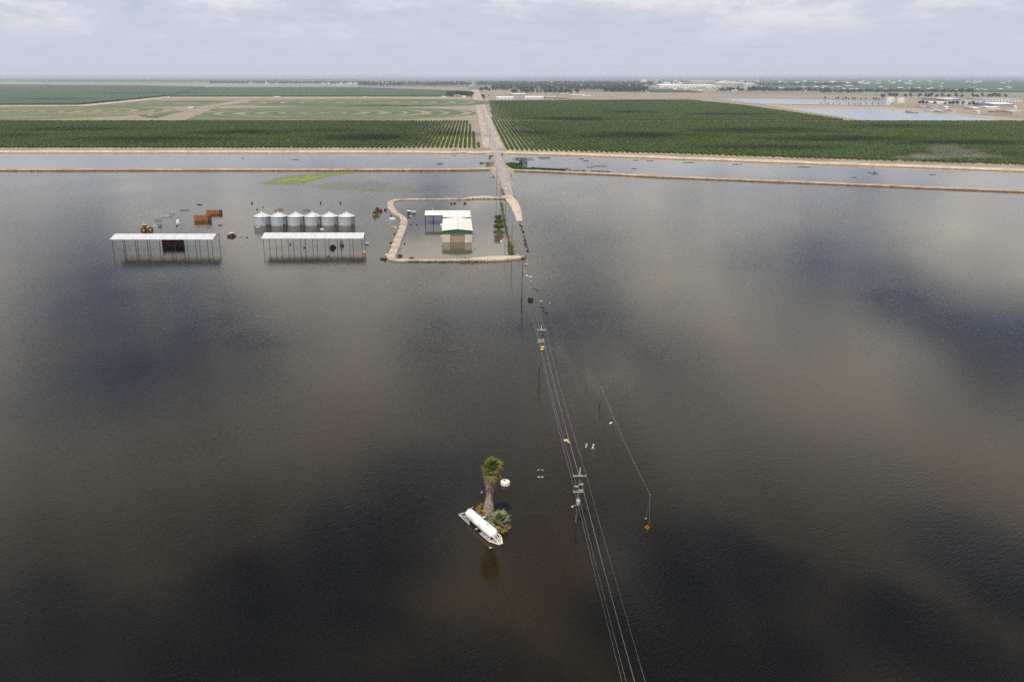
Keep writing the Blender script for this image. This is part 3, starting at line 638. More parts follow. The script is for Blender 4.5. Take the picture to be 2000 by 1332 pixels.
# ---- round concrete cistern
x, y = G(987.3, 949.5); y += 1.0
cis = thing('cistern', 'squat white concrete cylinder with a hatch, right of the palm', 'cistern', (x, y, 0))
mb = MB(); mb.lathe([(1.02, -1.0), (1.02, 0.68), (0.98, 0.74), (0.35, 0.80), (0.0, 0.81)], n=36); mb.build('drum', m_conc, cis)
mb = MB(); mb.lathe([(0.26, 0.0), (0.26, 0.06), (0.0, 0.065)], (-0.15, 0.12, 0.785), 16); mb.build('hatch', m_steel, cis)

# ---- utility poles
def crossarm(mb, c, half, m_i, pins, rz=0.0, pinh=0.22):
    mb.box(c, (half * 2, 0.13, 0.15), rz, m_i)
def pole(u, vb, vt, label, arms=(), wood=None, r=0.17, extras=None, tip=False, leanx=0.0, base=None):
    x, y = G(u, vb) if base is None else base
    h = HZ(vt, y)
    p = thing('utility_pole', label, 'utility pole', (x, y, 0), 0, 'utility poles beside the drowned road')
    mb = MB(); mb.tube((0, 0, -1.5), (leanx, 0, h - (1.2 if tip else 0)), r, r * 0.72, 10); mb.build('shaft', wood or m_wood, p)
    if tip: mb = MB(); mb.tube((leanx * 0.93, -0.02, h - 1.75), (leanx, 0, h), r * 0.74, r * 0.5, 8); mb.build('tip', m_pale, p)
    for (dz, half, off) in arms:
        a = MB(); a.box((off + leanx * (h - dz) / h, -0.16, h - dz), (half * 2, 0.14, 0.17)); ar = a.build('crossarm', m_pale, p)
        for q in ((-1, 1) if half < 1.0 else (-1, 0.35, 1)):
            a = MB(); a.lathe([(0.03, 0.0), (0.07, 0.06), (0.09, 0.14), (0.05, 0.24), (0, 0.26)], (off + leanx * (h - dz) / h + q * (half - 0.12), -0.16, h - dz + 0.085), 8); a.build('insulator', m_grey_p, ar)
        if half > 1.0:
            a = MB(); 
            for q in (-1, 1): a.bar((off + leanx + q * half * 0.6, -0.2, h - dz - 0.05), (leanx, -0.2, h - dz - 0.75), 0.05)
            a.build('brace', m_steel, p)
    return p, x, y, h
p1, x1, y1, h1 = pole(1124, 1020, 913, 'tall utility pole with grey transformer, nearest the camera', [(1.75, 1.32, 0.0), (3.6, 0.42, 0.45), (4.05, 0.42, -0.45), (4.9, 0.42, 0.45), (5.25, 1.02, 0.0)], r=0.21, tip=True, leanx=0.35)
mb = MB(); mb.lathe([(0.0, 0.0), (0.40, 0.02), (0.42, 0.08), (0.42, 1.05), (0.40, 1.12), (0.18, 1.24), (0, 1.25)], (0.22, -0.5, 4.25), 20); tr = mb.build('transformer', m_grey_p, p1)
for q in (-0.15, 0.15):
    mb = MB(); mb.lathe([(0.06, 0.0), (0.09, 0.08), (0.05, 0.16), (0.08, 0.24), (0, 0.34)], (0.22 + q, -0.5, 5.47), 8); mb.build('bushing', m_grey_p, tr)
mb = MB(); mb.box((0.2, -0.24, 4.8), (0.3, 0.22, 0.9)); mb.build('bracket', m_steel, p1)
mb = MB(); mb.bar((0.15, -0.1, 4.1), (-0.75, -0.35, 3.95), 0.07); mb.lathe([(0.05, 0.25), (0.16, 0.12), (0.30, 0.0), (0.27, -0.03), (0, -0.02)], (-0.85, -0.4, 3.78), 14); mb.build('yard_lamp', m_grey_p, p1)
mb = MB(); mb.box((0.28, -0.25, 3.75), (0.28, 0.25, 0.5)); mb.build('meter_box', m_steel, p1)
p2, x2, y2, h2 = pole(1053, 716, 635.5, 'wooden utility pole standing in open water beside two tan bales', [(1.35, 1.35, 0), (4.6, 0.95, 0), (5.2, 0.95, 0)], r=0.19, tip=True, leanx=0.3)
p3, x3, y3, h3 = pole(1019, 582, 502, 'reddish utility pole at the tip of the sand spit', [(5.6, 1.1, 0)], r=0.21)
p4, x4, y4, h4 = pole(999, 499.5, 436, 'dark utility pole above the weeds at the berm\'s lower corner', [(0.5, 1.2, 0)], m_woodd)
p5, x5, y5, h5 = pole(986.4, 461, 391, 'dark utility pole right of the leafy tree in the yard', [(1.0, 0.9, 0)], m_woodd)
p6, x6, y6, h6 = pole(976.5, 414.5, 352, 'dark utility pole standing through the berm, across from the white car', [(1.2, 0.9, 0)], m_woodd)
p7, x7, y7, h7 = pole(969.5, 385, 322, 'dark utility pole in the water where the levee meets the road', [(1.2, 0.9, 0)], m_woodd)
pole(964.2, 329, 301, 'short dark pole in the bushes left of the road over the canal', [(0.6, 0.6, 0)], m_woodd, r=0.14)
pole(960.8, 316.5, 298.5, 'thin short pole on the canal bank left of the bridge', [(0.5, 0.6, 0)], m_woodd, r=0.13)
xb, yb = G(956, 296, LAND)
pole(956, 296, 253.5, 'lone utility pole beside the dirt lane past the canal', [(1.2, 0.9, 0)], m_woodd, r=0.16, base=(xb, yb))
for (u, v, t, lab) in ((951.5, 262, 243, 'slim pole beside the dusty lane along the left orchard'), (944.5, 240, 226, 'slim pole left of the road at the field track'), (938, 222, 211, 'slim far pole left of the road beside the hay fields')):
    pole(u, v, t, lab, [], m_woodd, r=0.16, base=G(u, v, LAND))
# conductors
def cable(name, a, b, sag, r, m, label, group=None):
    a, b = Vector(a), Vector(b); n = 20; mb = MB(); pts = []
    for i in range(n + 1):
        t = i / n; p = a.lerp(b, t); p.z -= sag * 4 * t * (1 - t); pts.append(p)
    for i in range(n): mb.tube(pts[i], pts[i + 1], r, r, 5, 0, False)
    return tag(mb.build(name, m), label, 'cable', group)
att = [(-1.25, 1.6, 'outer left'), (1.25, 1.6, 'outer right'), (-0.85, 5.05, 'lower left'), (0.45, 3.5, 'inner right'), (0.85, 5.05, 'lower right')]
yN = 40.0; xN = 23.3
for q, (dx, dz, nm) in enumerate(att):
    A = (xN + dx, yN, h1 - dz + 0.1); B = (x1 + 0.3 + dx, y1 - 0.16, h1 - dz + 0.2); C = (x2 + 0.28 + dx, y2 - 0.16, h2 - min(dz, 4.6) + 0.2); D = (x3 + dx * 0.85, y3 - 0.16, h3 - 5.4)
    cable('power_line', A, B, 1.0, 0.012, m_wire, nm + ' wire running from the transformer pole out past the bottom edge', 'wires strung along the poles')
    cable('power_line', B, C, 1.3, 0.013, m_wire, nm + ' wire between the transformer pole and the pole by the bales', 'wires strung along the poles')
    cable('power_line', C, D, 1.3, 0.014, m_wire, nm + ' wire between the pole by the bales and the reddish pole', 'wires strung along the poles')
xp, yp = G(1000, 1013)
cable('slack_line', (x1 - 0.6, y1 - 0.3, 4.0), (px_ + 0.9, py_ + 0.2, 3.6), 1.9, 0.022, m_dline, 'slack black line added between the transformer pole and the palm')  # added line, following a thin dark trace over the water
# the lower line to the right
def small_pole(u, vb, vt, label, lean=0.2):
    x, y = G(u, vb); h = HZ(vt, y); p = thing('service_pole', label, 'pole', (x, y, 0))
    mb = MB(); mb.tube((0, 0, -1.2), (lean, 0, h), 0.11, 0.075, 8); mb.build('shaft', m_woodd, p)
    mb = MB(); mb.lathe([(0.05, 0), (0.08, 0.08), (0.04, 0.2), (0, 0.22)], (lean, 0, h), 8); mb.build('insulator', m_grey_p, p)
    return p, x + lean, y, h
q1, qx1, qy1, qh1 = small_pole(1171, 787, 756, 'thin bare pole alone in the water right of the road')
q2, qx2, qy2, qh2 = small_pole(1261.5, 1012, 967, 'thin bare pole behind the amber diamond sign', 0.45)
mb = MB(); mb.lathe([(0.13, -0.3), (0.13, 0.12), (0, 0.2)], (-0.05, -0.15, 0.0), 10); mb.build('marker_cap', m_white, q2)
mb = MB(); gx, gy = G(1268, 1024); mb.tube((0.45, 0, qh2), (gx - qx2 + 0.45, gy - qy2, -0.1), 0.016, 0.016, 5); mb.build('guy_wire', m_wire, q2)
cable('power_line', (qx1, qy1, qh1 + 0.1), (qx2, qy2, qh2 + 0.1), 0.8, 0.014, m_wire, 'single wire slung between the two thin bare poles', 'wires strung along the poles')

# ---- amber sign
x, y = G(1263.5, 1038)
sg = thing('warning_sign', 'amber diamond road sign on a post just above the water', 'sign', (x, y, 0))
mb = MB(); mb.box((0, 0.03, 0.1), (0.07, 0.05, 1.8)); mb.build('post', m_galv, sg)
d_ = 0.50; zc_ = 0.98
mb = MB(); mb.add([(0, 0, zc_ - d_), (d_, 0, zc_), (0, 0, zc_ + d_), (-d_, 0, zc_), (0, 0.012, zc_ - d_), (d_, 0.012, zc_), (0, 0.012, zc_ + d_), (-d_, 0.012, zc_)], [(0, 1, 2, 3), (7, 6, 5, 4), (0, 4, 5, 1), (1, 5, 6, 2), (2, 6, 7, 3), (3, 7, 4, 0)]); pl = mb.build('plate', m_sign, sg)
mb = MB(); mb.add([(-0.06, -0.006, zc_ - 0.18), (0.06, -0.006, zc_ - 0.18), (0.06, -0.006, zc_ + 0.02), (0.14, -0.006, zc_ + 0.02), (0, -0.006, zc_ + 0.2), (-0.14, -0.006, zc_ + 0.02), (-0.06, -0.006, zc_ + 0.02)], [tuple(range(7))]); mb.build('symbol', m_signd, pl)

# ---- barricades and floats on the drowned road
for (u, v, lab, o_) in ((1144.5, 874, 'white two-panel barricade left of the one with orange feet', 0), (1158, 875, 'white two-panel barricade with orange feet', 1)):
    x, y = G(u, v); b = thing('barricade', lab, 'barricade', (x, y, 0), 0.15, 'barricades on the drowned road')
    for z in (0.28, 0.85):
        mb = MB(); mb.box((0.08 * (z > 0.5), 0, z), (0.42, 0.06, 0.34)); mb.build('panel', m_white, b)
    for q in (-0.17, 0.17): mb = MB(); mb.box((q, 0.06, 0.3), (0.05, 0.05, 1.5)); mb.build('leg', m_steel, b)
    if o_: mb = MB(); mb.box((-0.25, -0.25, 0.02), (0.55, 0.2, 0.1), 0.3); mb.box((0.15, -0.35, 0.02), (0.3, 0.2, 0.1), -0.2); mb.build('feet', m_orange, b)
def bale(u, v, r, h, lab, dark=True):
    x, y = G(u, v); b = thing('round_bale', lab, 'bale', (x, y, 0), 0.3, 'tan bales afloat along the road')
    mb = MB(); mb.lathe([(r * 0.96, -0.4), (r, 0.1), (r, h * 0.55)], n=18); mb.build('lower_half', m_black, b)  # lower half of the bale coloured black
    mb = MB(); mb.lathe([(r, h * 0.55), (r * 0.96, h * 0.85), (r * 0.75, h), (0, h * 1.04)], n=18); mb.build('top', m_hay, b); return b
b = bale(1105.5, 862.5, 0.62, 0.55, 'tan round bale with a black lower half beside a white board, under the wires')
x, y = G(1110.5, 864); mb = MB(); mb.box((0, 0, 0.03), (0.75, 0.22, 0.08), 0.25); mb.box((0.1, 0.1, 0.1), (0.3, 0.1, 0.08), 0.5); tag(mb.build('board', m_white, None, (x, y, 0)), 'small white board floating at the tan bale\'s right side', 'board')
bale(1058.2, 684, 0.72, 0.5, 'lower of two tan bales beside the wooden pole')
bale(1059.4, 679.5, 0.74, 0.5, 'upper of two tan bales beside the wooden pole')
def crate(u, v, d, m, lab, nm='crate', rz=0.2, cat='crate'):
    x, y = G(u, v); b = thing(nm, lab, cat, (x, y, 0), rz)
    mb = MB(); mb.box((0, 0, d[2] / 2 - 0.15), (d[0], d[1], d[2] + 0.3), 0, 0, 0.94); mb.build('body', m, b)
    mb = MB(); mb.box((0, 0, d[2] + 0.03), (d[0] * 1.02, d[1] * 1.02, 0.06)); mb.build('lid', m, b); return b
crate(1036, 586.5, (1.9, 1.4, 0.9), m_black, 'black box afloat just below the reddish pole')
crate(1059.5, 655.5, (0.6, 0.5, 0.45), m_black, 'small dark box behind the pole by the bales')
for (u, v, lab, m) in ((1055.3, 918.5, 'reddish plank with pale ends, farther of the pair left of the transformer pole', m_wood), (1055.6, 932, 'pale plank with a dark knob, nearer of the pair left of the transformer pole', m_pale)):
    x, y = G(u, v); b = thing('plank', lab, 'plank', (x, y, 0), 0.0, 'two small planks afloat')
    mb = MB(); mb.box((0, 0, 0.08), (1.2, 0.14, 0.12)); mb.build('board', m, b)
    for q in (-0.5, 0.5): mb = MB(); mb.box((q, 0, 0.09), (0.2, 0.16, 0.14)); mb.build('end', m_white, b)
    mb = MB(); mb.tube((0.02, 0, 0.1), (0.02, 0, 0.42), 0.1, 0.07, 8); mb.build('knob', m_rustd, b)
deb = [(1030, 516, 1.6, 0.5, m_pale, 'pale splintered board below the sand spit'), (1026, 520, 2.0, 0.25, m_wood, 'reddish board lying against the reddish pole'), (1028.5, 538, 0.8, 0.6, m_white, 'white scrap afloat right of the reddish pole'), (1036.5, 540.5, 1.1, 0.5, m_white, 'white slab afloat past the reddish pole'), (1037, 549.5, 1.0, 0.6, m_hay, 'yellowish lump afloat in the road line'), (1057.5, 588, 1.0, 0.6, m_white, 'white flake afloat right of the black box'), (1073.5, 592, 0.5, 0.4, m_white, 'tiny white speck afloat at the right of the drowned road'),
       (1060, 601, 1.6, 0.25, m_black, 'dark stick farthest of three below the black box'), (1061.5, 607, 1.4, 0.25, m_black, 'dark stick in the middle of three below the black box'), (1065, 611.5, 1.9, 0.3, m_black, 'dark stick nearest of three below the black box'), (1044, 565, 1.8, 0.2, m_black, 'thin dark stick between the pole and white slab'), (1050, 568, 1.3, 0.2, m_black, 'thin dark stick right of another near the black box'), (1193, 827, 0.45, 0.4, m_white, 'tiny white fleck under the single wire'), (958, 1070, 0.35, 0.2, m_pale, 'pale twig in front of the tank skid'), (941, 961.5, 0.5, 0.2, m_pale, 'pale chip afloat left of the palm')]
for (u, v, l, w, m, lab) in deb:
    x, y = G(u, v); mb = MB(); n = 3
    for k in range(n): mb.box((rng.normal() * l * 0.12, rng.normal() * w * 0.4, 0.02 + 0.05 * k), (l * (1 - 0.25 * k), w * (1 - 0.25 * k), 0.12), rng.normal() * 0.25, 0, 0.9)
    tag(mb.build('driftwood' if 'stick' in lab or 'twig' in lab else 'floating_scrap', m, None, (x, y, 0), rng.normal() * 0.3), lab, 'debris')

# ---- the two open sheds
def shed(fl, fr, dep, ve, vr, label, nposts=9, over=0.9):
    (xa, ya), (xb, yb) = G(*fl), G(*fr); y0 = (ya + yb) / 2; Lx = xb - xa
    ze = HZ(ve, y0 - over * 0.5); zr = HZ(vr, y0 + dep * 0.5)
    s_ = thing('open_shed', label, 'shed', (xa, y0, 0))
    for row in (0, 1):
        for k in range(nposts):
            mb = MB(); xx = k * Lx / (nposts - 1); mb.box((xx, row * dep, ze / 2 - 0.8), (0.21, 0.21, ze + 1.5)); mb.build('post', m_steel, s_)
    t = 0.14; ym = dep / 2; o = over
    def slope(nm, yA, zA, yB, zB):
        mb = MB(); x0, x1_ = -0.8, Lx + 0.8
        mb.add([(x0, yA, zA), (x1_, yA, zA), (x1_, yB, zB), (x0, yB, zB), (x0, yA, zA - t), (x1_, yA, zA - t), (x1_, yB, zB - t), (x0, yB, zB - t)], [(0, 1, 2, 3), (7, 6, 5, 4), (0, 4, 5, 1), (1, 5, 6, 2), (2, 6, 7, 3), (3, 7, 4, 0)])
        rf = mb.build(nm, m_roof, s_)
        sm = MB()
        for k in range(1, int(Lx / 1.0)):
            xx = k * 1.0; sm.add([(xx - 0.03, yA, zA + 0.004), (xx + 0.03, yA, zA + 0.004), (xx + 0.03, yB, zB + 0.004), (xx - 0.03, yB, zB + 0.004), (xx, yA, zA + 0.05), (xx, yB, zB + 0.05)], [(0, 4, 5, 3), (4, 1, 2, 5)])
        q = sm.build('roof_seams', m_roof, rf); q['kind'] = 'stuff'
    slope('roof_slope', -o, ze, ym, zr); slope('roof_slope', dep + o, ze, ym + 0.004, zr)
    for k in range(nposts):
        mb = MB(); xx = k * Lx / (nposts - 1)
        mb.bar((xx, -0.2, ze - 0.3), (xx, ym, zr - 0.3), 0.16); mb.bar((xx, dep + 0.2, ze - 0.3), (xx, ym, zr - 0.3), 0.16); mb.bar((xx, 0, ze - 0.35), (xx, dep, ze - 0.35), 0.12)
        mb.build('truss', m_steel, s_)
    return s_, xa, y0, ze
shed((221.7, 492), (415.4, 492), 13.5, 467.5, 456.8, 'long open-sided shed with white roof, the left of two, rusty truck beneath')
shed((515.8, 490.5), (707.6, 490.5), 13.5, 465.6, 454.6, 'long open-sided shed with white roof in front of the grain bins')

# ---- six grain bins
def bin_(u, vb, label, k):
    x, y = G(u, 441.8); R_ = 32.2 / PPM(441.8) / 2; y += R_
    he = HZ(424.6, y - R_); ha = HZ(414.3, y)
    b = thing('grain_bin', label, 'grain bin', (x, y, 0), 0, 'grain bins in a row')
    mb = MB(); pr = [(R_, -1.0)]; n = 22
    for i in range(n):
        z = he * i / n; pr += [(R_, z), (R_ + 0.035, z + he / n * 0.5)]
    pr += [(R_, he)]; mb.lathe(pr, n=40); wall = mb.build('wall', m_galv, b)
    mb = MB()
    for q in range(8):
        a = q * math.pi / 4 + 0.25; mb.box((math.cos(a) * (R_ + 0.05), math.sin(a) * (R_ + 0.05), he / 2), (0.09, 0.12, he + 0.02), a)
    mb.build('stiffeners', m_galv, wall)
    mb = MB(); mb.lathe([(R_ + 0.18, he - 0.08), (R_ + 0.2, he + 0.02), (0.75, ha - 0.3), (0.75, ha - 0.12), (0, ha)], n=40, smooth=False); roof = mb.build('roof', m_galvr, b)
    mb = MB()
    for q in range(20):
        a = q * math.pi / 10; mb.bar((math.cos(a) * (R_ + 0.15), math.sin(a) * (R_ + 0.15), he + 0.07), (math.cos(a) * 0.8, math.sin(a) * 0.8, ha - 0.22), 0.06)
    mb.build('roof_ribs', m_galvr, roof)
    a = -0.95; mb = MB()      # ladder at the right of the camera side
    for s_ in (-0.2, 0.2):
        mb.bar((math.cos(a + s_ / R_) * (R_ + 0.22), math.sin(a + s_ / R_) * (R_ + 0.22), 0), (math.cos(a + s_ / R_) * (R_ + 0.22), math.sin(a + s_ / R_) * (R_ + 0.22), he + 0.5), 0.07)
    for z in np.arange(0.2, he + 0.3, 0.33): mb.bar((math.cos(a - 0.04) * (R_ + 0.22), math.sin(a - 0.04) * (R_ + 0.22), z), (math.cos(a + 0.04) * (R_ + 0.22), math.sin(a + 0.04) * (R_ + 0.22), z), 0.04)
    mb.build('ladder', m_galvr, b)
    a = -0.80; mb = MB(); mb.box((math.cos(a) * (R_ + 0.04), math.sin(a) * (R_ + 0.04), 0.45), (0.2, 0.85, 1.5), a); mb.build('door', m_steel, b)
    if k in (0, 3): mb = MB(); mb.box((1.4 + k * 0.3, -R_ * 0.72, he + 0.55), (0.5, 0.5, 0.5), 0.5); mb.build('roof_hatch', m_steel, b)
    mb = MB(); mb.lathe([(0.5, 0), (0.55, 0.25), (0.3, 0.42), (0, 0.45)], (0, 0, ha - 0.15), 14); mb.build('cap', m_rust if k == 1 else m_galvr, b)
labs = ['leftmost grain bin of six, its dark roof hatch at front', 'second grain bin from the left, with a rusty cap', 'third grain bin from the left', 'fourth grain bin from the left, third from the right', 'fifth grain bin from the left, beside the rightmost', 'rightmost of the six grain bins']
for k, u in enumerate((509.3, 542.2, 576, 609, 642, 675.3)): bin_(u, 0, labs[k], k)

# ---- main building in the ringed yard
x0, y0 = G(864.4, 473.4); x1b, _ = G(922.2, 473.4)
zE = HZ(450.8, y0); zA = HZ(447.6, y0); W = x1b - x0; yB = G(869, 427.5, zE)[1] - y0
hall = thing('equipment_barn', 'cream barn with green gable trim, tan door and bright white roof in the ringed yard', 'barn', (x0, y0, 0))
mb = MB(); t = 0.25; zf = HZ(457.8, y0)
dl, dr, dt = W * (879.2 - 864.4) / 57.8, W * (907.6 - 864.4) / 57.8, HZ(459.3, y0)
mb.box((dl / 2, t / 2, zf / 2 - 0.75), (dl, t, zf + 1.5)); mb.box(((dr + W) / 2, t / 2, zf / 2 - 0.75), (W - dr, t, zf + 1.5)); mb.box(((dl + dr) / 2, t / 2, (dt + zf) / 2), (dr - dl, t, zf - dt))
for xx in (0.12, W - 0.12): mb.box((xx, yB / 2 + t, zE / 2 - 0.8), (0.24, yB - 0.4, zE + 1.2))
mb.box((W / 2, yB - 0.12, zE / 2 - 0.8), (W - 0.6, 0.24, zE + 1.2)); mb.build('wall', m_cream, hall)
mb = MB()     # green gable band
mb.add([(-0.05, -0.06, zf), (W + 0.05, -0.06, zf), (W + 0.05, -0.06, zE), (W / 2, -0.06, zA), (-0.05, -0.06, zE), (-0.05, 0.2, zf), (W + 0.05, 0.2, zf), (W + 0.05, 0.2, zE), (W / 2, 0.2, zA), (-0.05, 0.2, zE)], [(0, 1, 2, 3, 4), (9, 8, 7, 6, 5), (0, 5, 6, 1), (1, 6, 7, 2), (2, 7, 8, 3), (3, 8, 9, 4), (4, 9, 5, 0)]); mb.build('gable_trim', m_green_t, hall)
door = None
nsl = 7
for k in range(nsl):
    z0, z1 = -1.2 + (dt + 1.2) * k / nsl, -1.2 + (dt + 1.2) * (k + 1) / nsl - 0.03
    mb = MB(); mb.box(((dl + dr) / 2, 0.2, (z0 + z1) / 2), (dr - dl - 0.02, 0.12, z1 - z0)); mb.build('door_panel', m_door, hall)
mb = MB()
for xx in (dl + 0.06, dr - 0.06): mb.box((xx, -0.03, dt / 2 - 0.6), (0.12, 0.06, dt + 1.2))
mb.box(((dl + dr) / 2, -0.03, dt + 0.08), (dr - dl + 0.2, 0.06, 0.16)); mb.build('door_frame', m_steel, hall)
def roofplane(nm, P, m, par, t=0.15):
    mb = MB(); q = [(p[0], p[1], p[2] - t) for p in P]; n = len(P)
    mb.add(list(P) + q, [tuple(range(n)), tuple(reversed(range(n, 2 * n)))] + [(i, n + i, n + (i + 1) % n, (i + 1) % n) for i in range(n)]); return mb.build(nm, m, par)
def ribs(par, P0, P1, P2, n, m):
    """n standing seams between edge P0-P1 and the edge offset to P2"""
    P0, P1, P2 = Vector(P0), Vector(P1), Vector(P2); mb = MB()
    for k in range(1, n): a = P0.lerp(P1, k / n); mb.bar(a + Vector((0, 0, 0.02)), a + (P2 - P0) + Vector((0, 0, 0.02)), 0.06)
    o = mb.build('roof_seams', m, par); o['kind'] = 'stuff'
m_roofp = mat('lit_tint_roof', (0.70, 0.65, 0.59), (0.60, 0.55, 0.49), rough=0.55, scale=0.2, detail=7, stretch=(3, 0.5, 1))  # right slope's different lighting put into a tanner copy of the roof colour
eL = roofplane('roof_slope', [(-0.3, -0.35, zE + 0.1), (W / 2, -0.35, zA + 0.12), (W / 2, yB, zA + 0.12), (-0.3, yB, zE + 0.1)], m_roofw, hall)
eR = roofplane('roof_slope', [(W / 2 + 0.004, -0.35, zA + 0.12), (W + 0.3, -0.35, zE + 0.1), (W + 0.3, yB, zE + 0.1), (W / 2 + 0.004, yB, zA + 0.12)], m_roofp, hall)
ribs(eL, (-0.3, -0.35, zE + 0.1), (-0.3, yB, zE + 0.1), (W / 2, -0.35, zA + 0.12), 60, m_roofw)
ribs(eR, (W / 2, -0.35, zA + 0.12), (W / 2, yB, zA + 0.12), (W + 0.3, -0.35, zE + 0.1), 60, m_roofp)
for k in range(7): mb = MB(); mb.box((W / 2, 3 + k * (yB - 5) / 6, zA + 0.3), (0.5, 0.9, 0.4), 0, 0, 0.7); mb.build('ridge_vent', m_grey_p, hall)
# cross wing with the open bay to the left
yw = G(845, 440.2)[1] - y0; zw = HZ(420.4, y0 + yw); xw = G(829.4, 420.4, zw)[0] - x0; yr = G(829, 411.8, zw + 0.5)[1] - y0
pw = [(xw, yw - 0.3, zw), (W + 0.35, yw - 0.3, zw), (W + 0.35, yr, zw + 0.6), (xw, yr, zw + 0.6)]
lower = roofplane('lower_roof', [(-0.2, yB - 0.2, zA + 0.16), (W + 0.3, yB - 0.2, zA + 0.16), (W + 0.3, yw - 0.32, zw + 0.01), (-0.2, yw - 0.32, zw + 0.01)], m_roofw, hall)
ribs(lower, (-0.2, yB - 0.2, zA + 0.16), (W + 0.3, yB - 0.2, zA + 0.16), (-0.2, yw - 0.32, zw + 0.01), 20, m_roofw)
wing = roofplane('wing_roof', pw, m_roofw, hall); ribs(wing, pw[0], pw[1], pw[3], 46, m_roofw)
for xx in (xw + 0.25, xw + (0 - xw) * 0.45, xw + (0 - xw) * 0.93):
    for yy in (yw, yr - 0.3): mb = MB(); mb.box((xx, yy, zw / 2 - 0.7), (0.3, 0.3, zw + 1.3)); mb.build('bay_post', m_steel, hall)
mb = MB(); mb.box((W / 2, yr - 0.2, zw / 2 - 0.8), (W - 0.2, 0.24, zw + 1.4)); mb.box((W - 0.1, (yw + yr) / 2, zw / 2 - 0.8), (0.24, yr - yw - 0.6, zw + 1.3)); mb.build('wing_wall', m_cream, hall)
mb = MB(); mb.box(((xw) / 2, yw - 0.12, zw - 0.35), (-xw, 0.15, 0.4)); mb.build('bay_beam', m_steel, hall)
for k in range(3): mb = MB(); mb.tube((W * (0.2 + 0.3 * k), yw - 2.5, zE + 0.3), (W * (0.2 + 0.3 * k), yw - 2.5, zE + 1.7), 0.16, 0.16, 8); mb.lathe([(0.3, 0), (0.05, 0.2)], (W * (0.2 + 0.3 * k), yw - 2.5, zE + 1.7), 8); mb.build('vent_stack', m_grey_p, hall)
mb = MB(); mb.box((W * 0.80, -0.35, 0.35), (0.75, 0.4, 1.1)); mb.build('cabinet', m_white, hall)
mb = MB(); mb.bar((W, 2.0, zf - 0.2), (W + 1.9, 1.4, zf - 0.2), 0.1); mb.box((W + 1.6, 1.5, zf - 0.15), (0.9, 0.35, 0.28)); mb.build('side_lamp', m_steel, hall)
mb = MB(); mb.box((-0.6, 2.0, 2.9), (1.1, 1.2, 0.15)); mb.box((-0.3, 2.2, 1.0), (0.15, 0.15, 3.6)); mb.build('side_awning', m_white, hall)
xq, yq = G(863.5, 441); q = thing('water_drum', 'round tan drum at the barn\'s left side under the eave', 'drum', (xq, yq, 0)); zq = HZ(437, yq)
mb = MB(); mb.lathe([(1.1, -0.5), (1.1, zq - 0.4), (0.8, zq - 0.05), (0, zq + 0.1)], n=20); mb.build('body', m_conc, q); mb = MB(); mb.lathe([(0.25, 0), (0.25, 0.2), (0, 0.25)], (0, 0, zq), 10); mb.build('cap', m_rustd, q)

# small kiosk and shelter in the yard
x, y = G(798.6, 420.8); k_ = thing('pump_house', 'small dark green hut with white roof inside the berm', 'hut', (x, y, 0)); h_ = HZ(412.6, y)
mb = MB(); mb.box((0, 1.0, h_ / 2 - 0.3), (2.1, 2.0, h_ + 0.5)); mb.build('wall', mat('dark_green_steel', (0.05, 0.075, 0.06), (0.035, 0.05, 0.045), rough=0.6, scale=2), k_); mb = MB(); mb.box((0, 1.0, h_ + 0.06), (2.3, 2.2, 0.2), 0, 0, 0.9); mb.build('roof', m_white, k_); mb = MB(); mb.box((-0.3, -0.03, h_ * 0.4), (0.8, 0.06, h_ * 0.75)); mb.build('door', m_steel, k_)
x, y = G(807.5, 419.5); k_ = thing('canopy', 'little white canopy over pipework beside the dark green hut', 'canopy', (x, y, 0)); h_ = HZ(413.6, y)
mb = MB(); mb.box((0, 0.9, h_), (2.9, 1.9, 0.16), 0, 0, 0.96); mb.build('roof', m_white, k_)
for sx in (-1.3, 1.3):
    for sy in (0.1, 1.7): mb = MB(); mb.box((sx, sy, h_ / 2 - 0.3), (0.1, 0.1, h_ + 0.5)); mb.build('post', m_steel, k_)
mb = MB(); mb.tube((-0.9, 0.8, 0.4), (0.9, 0.8, 0.4), 0.22); mb.tube((0.2, 0.8, -0.2), (0.2, 0.8, 1.2), 0.16); mb.tube((-0.6, 0.7, 0.2), (-0.4, 0.9, 1.3), 0.12); mb.build('pipework', m_steel, k_)

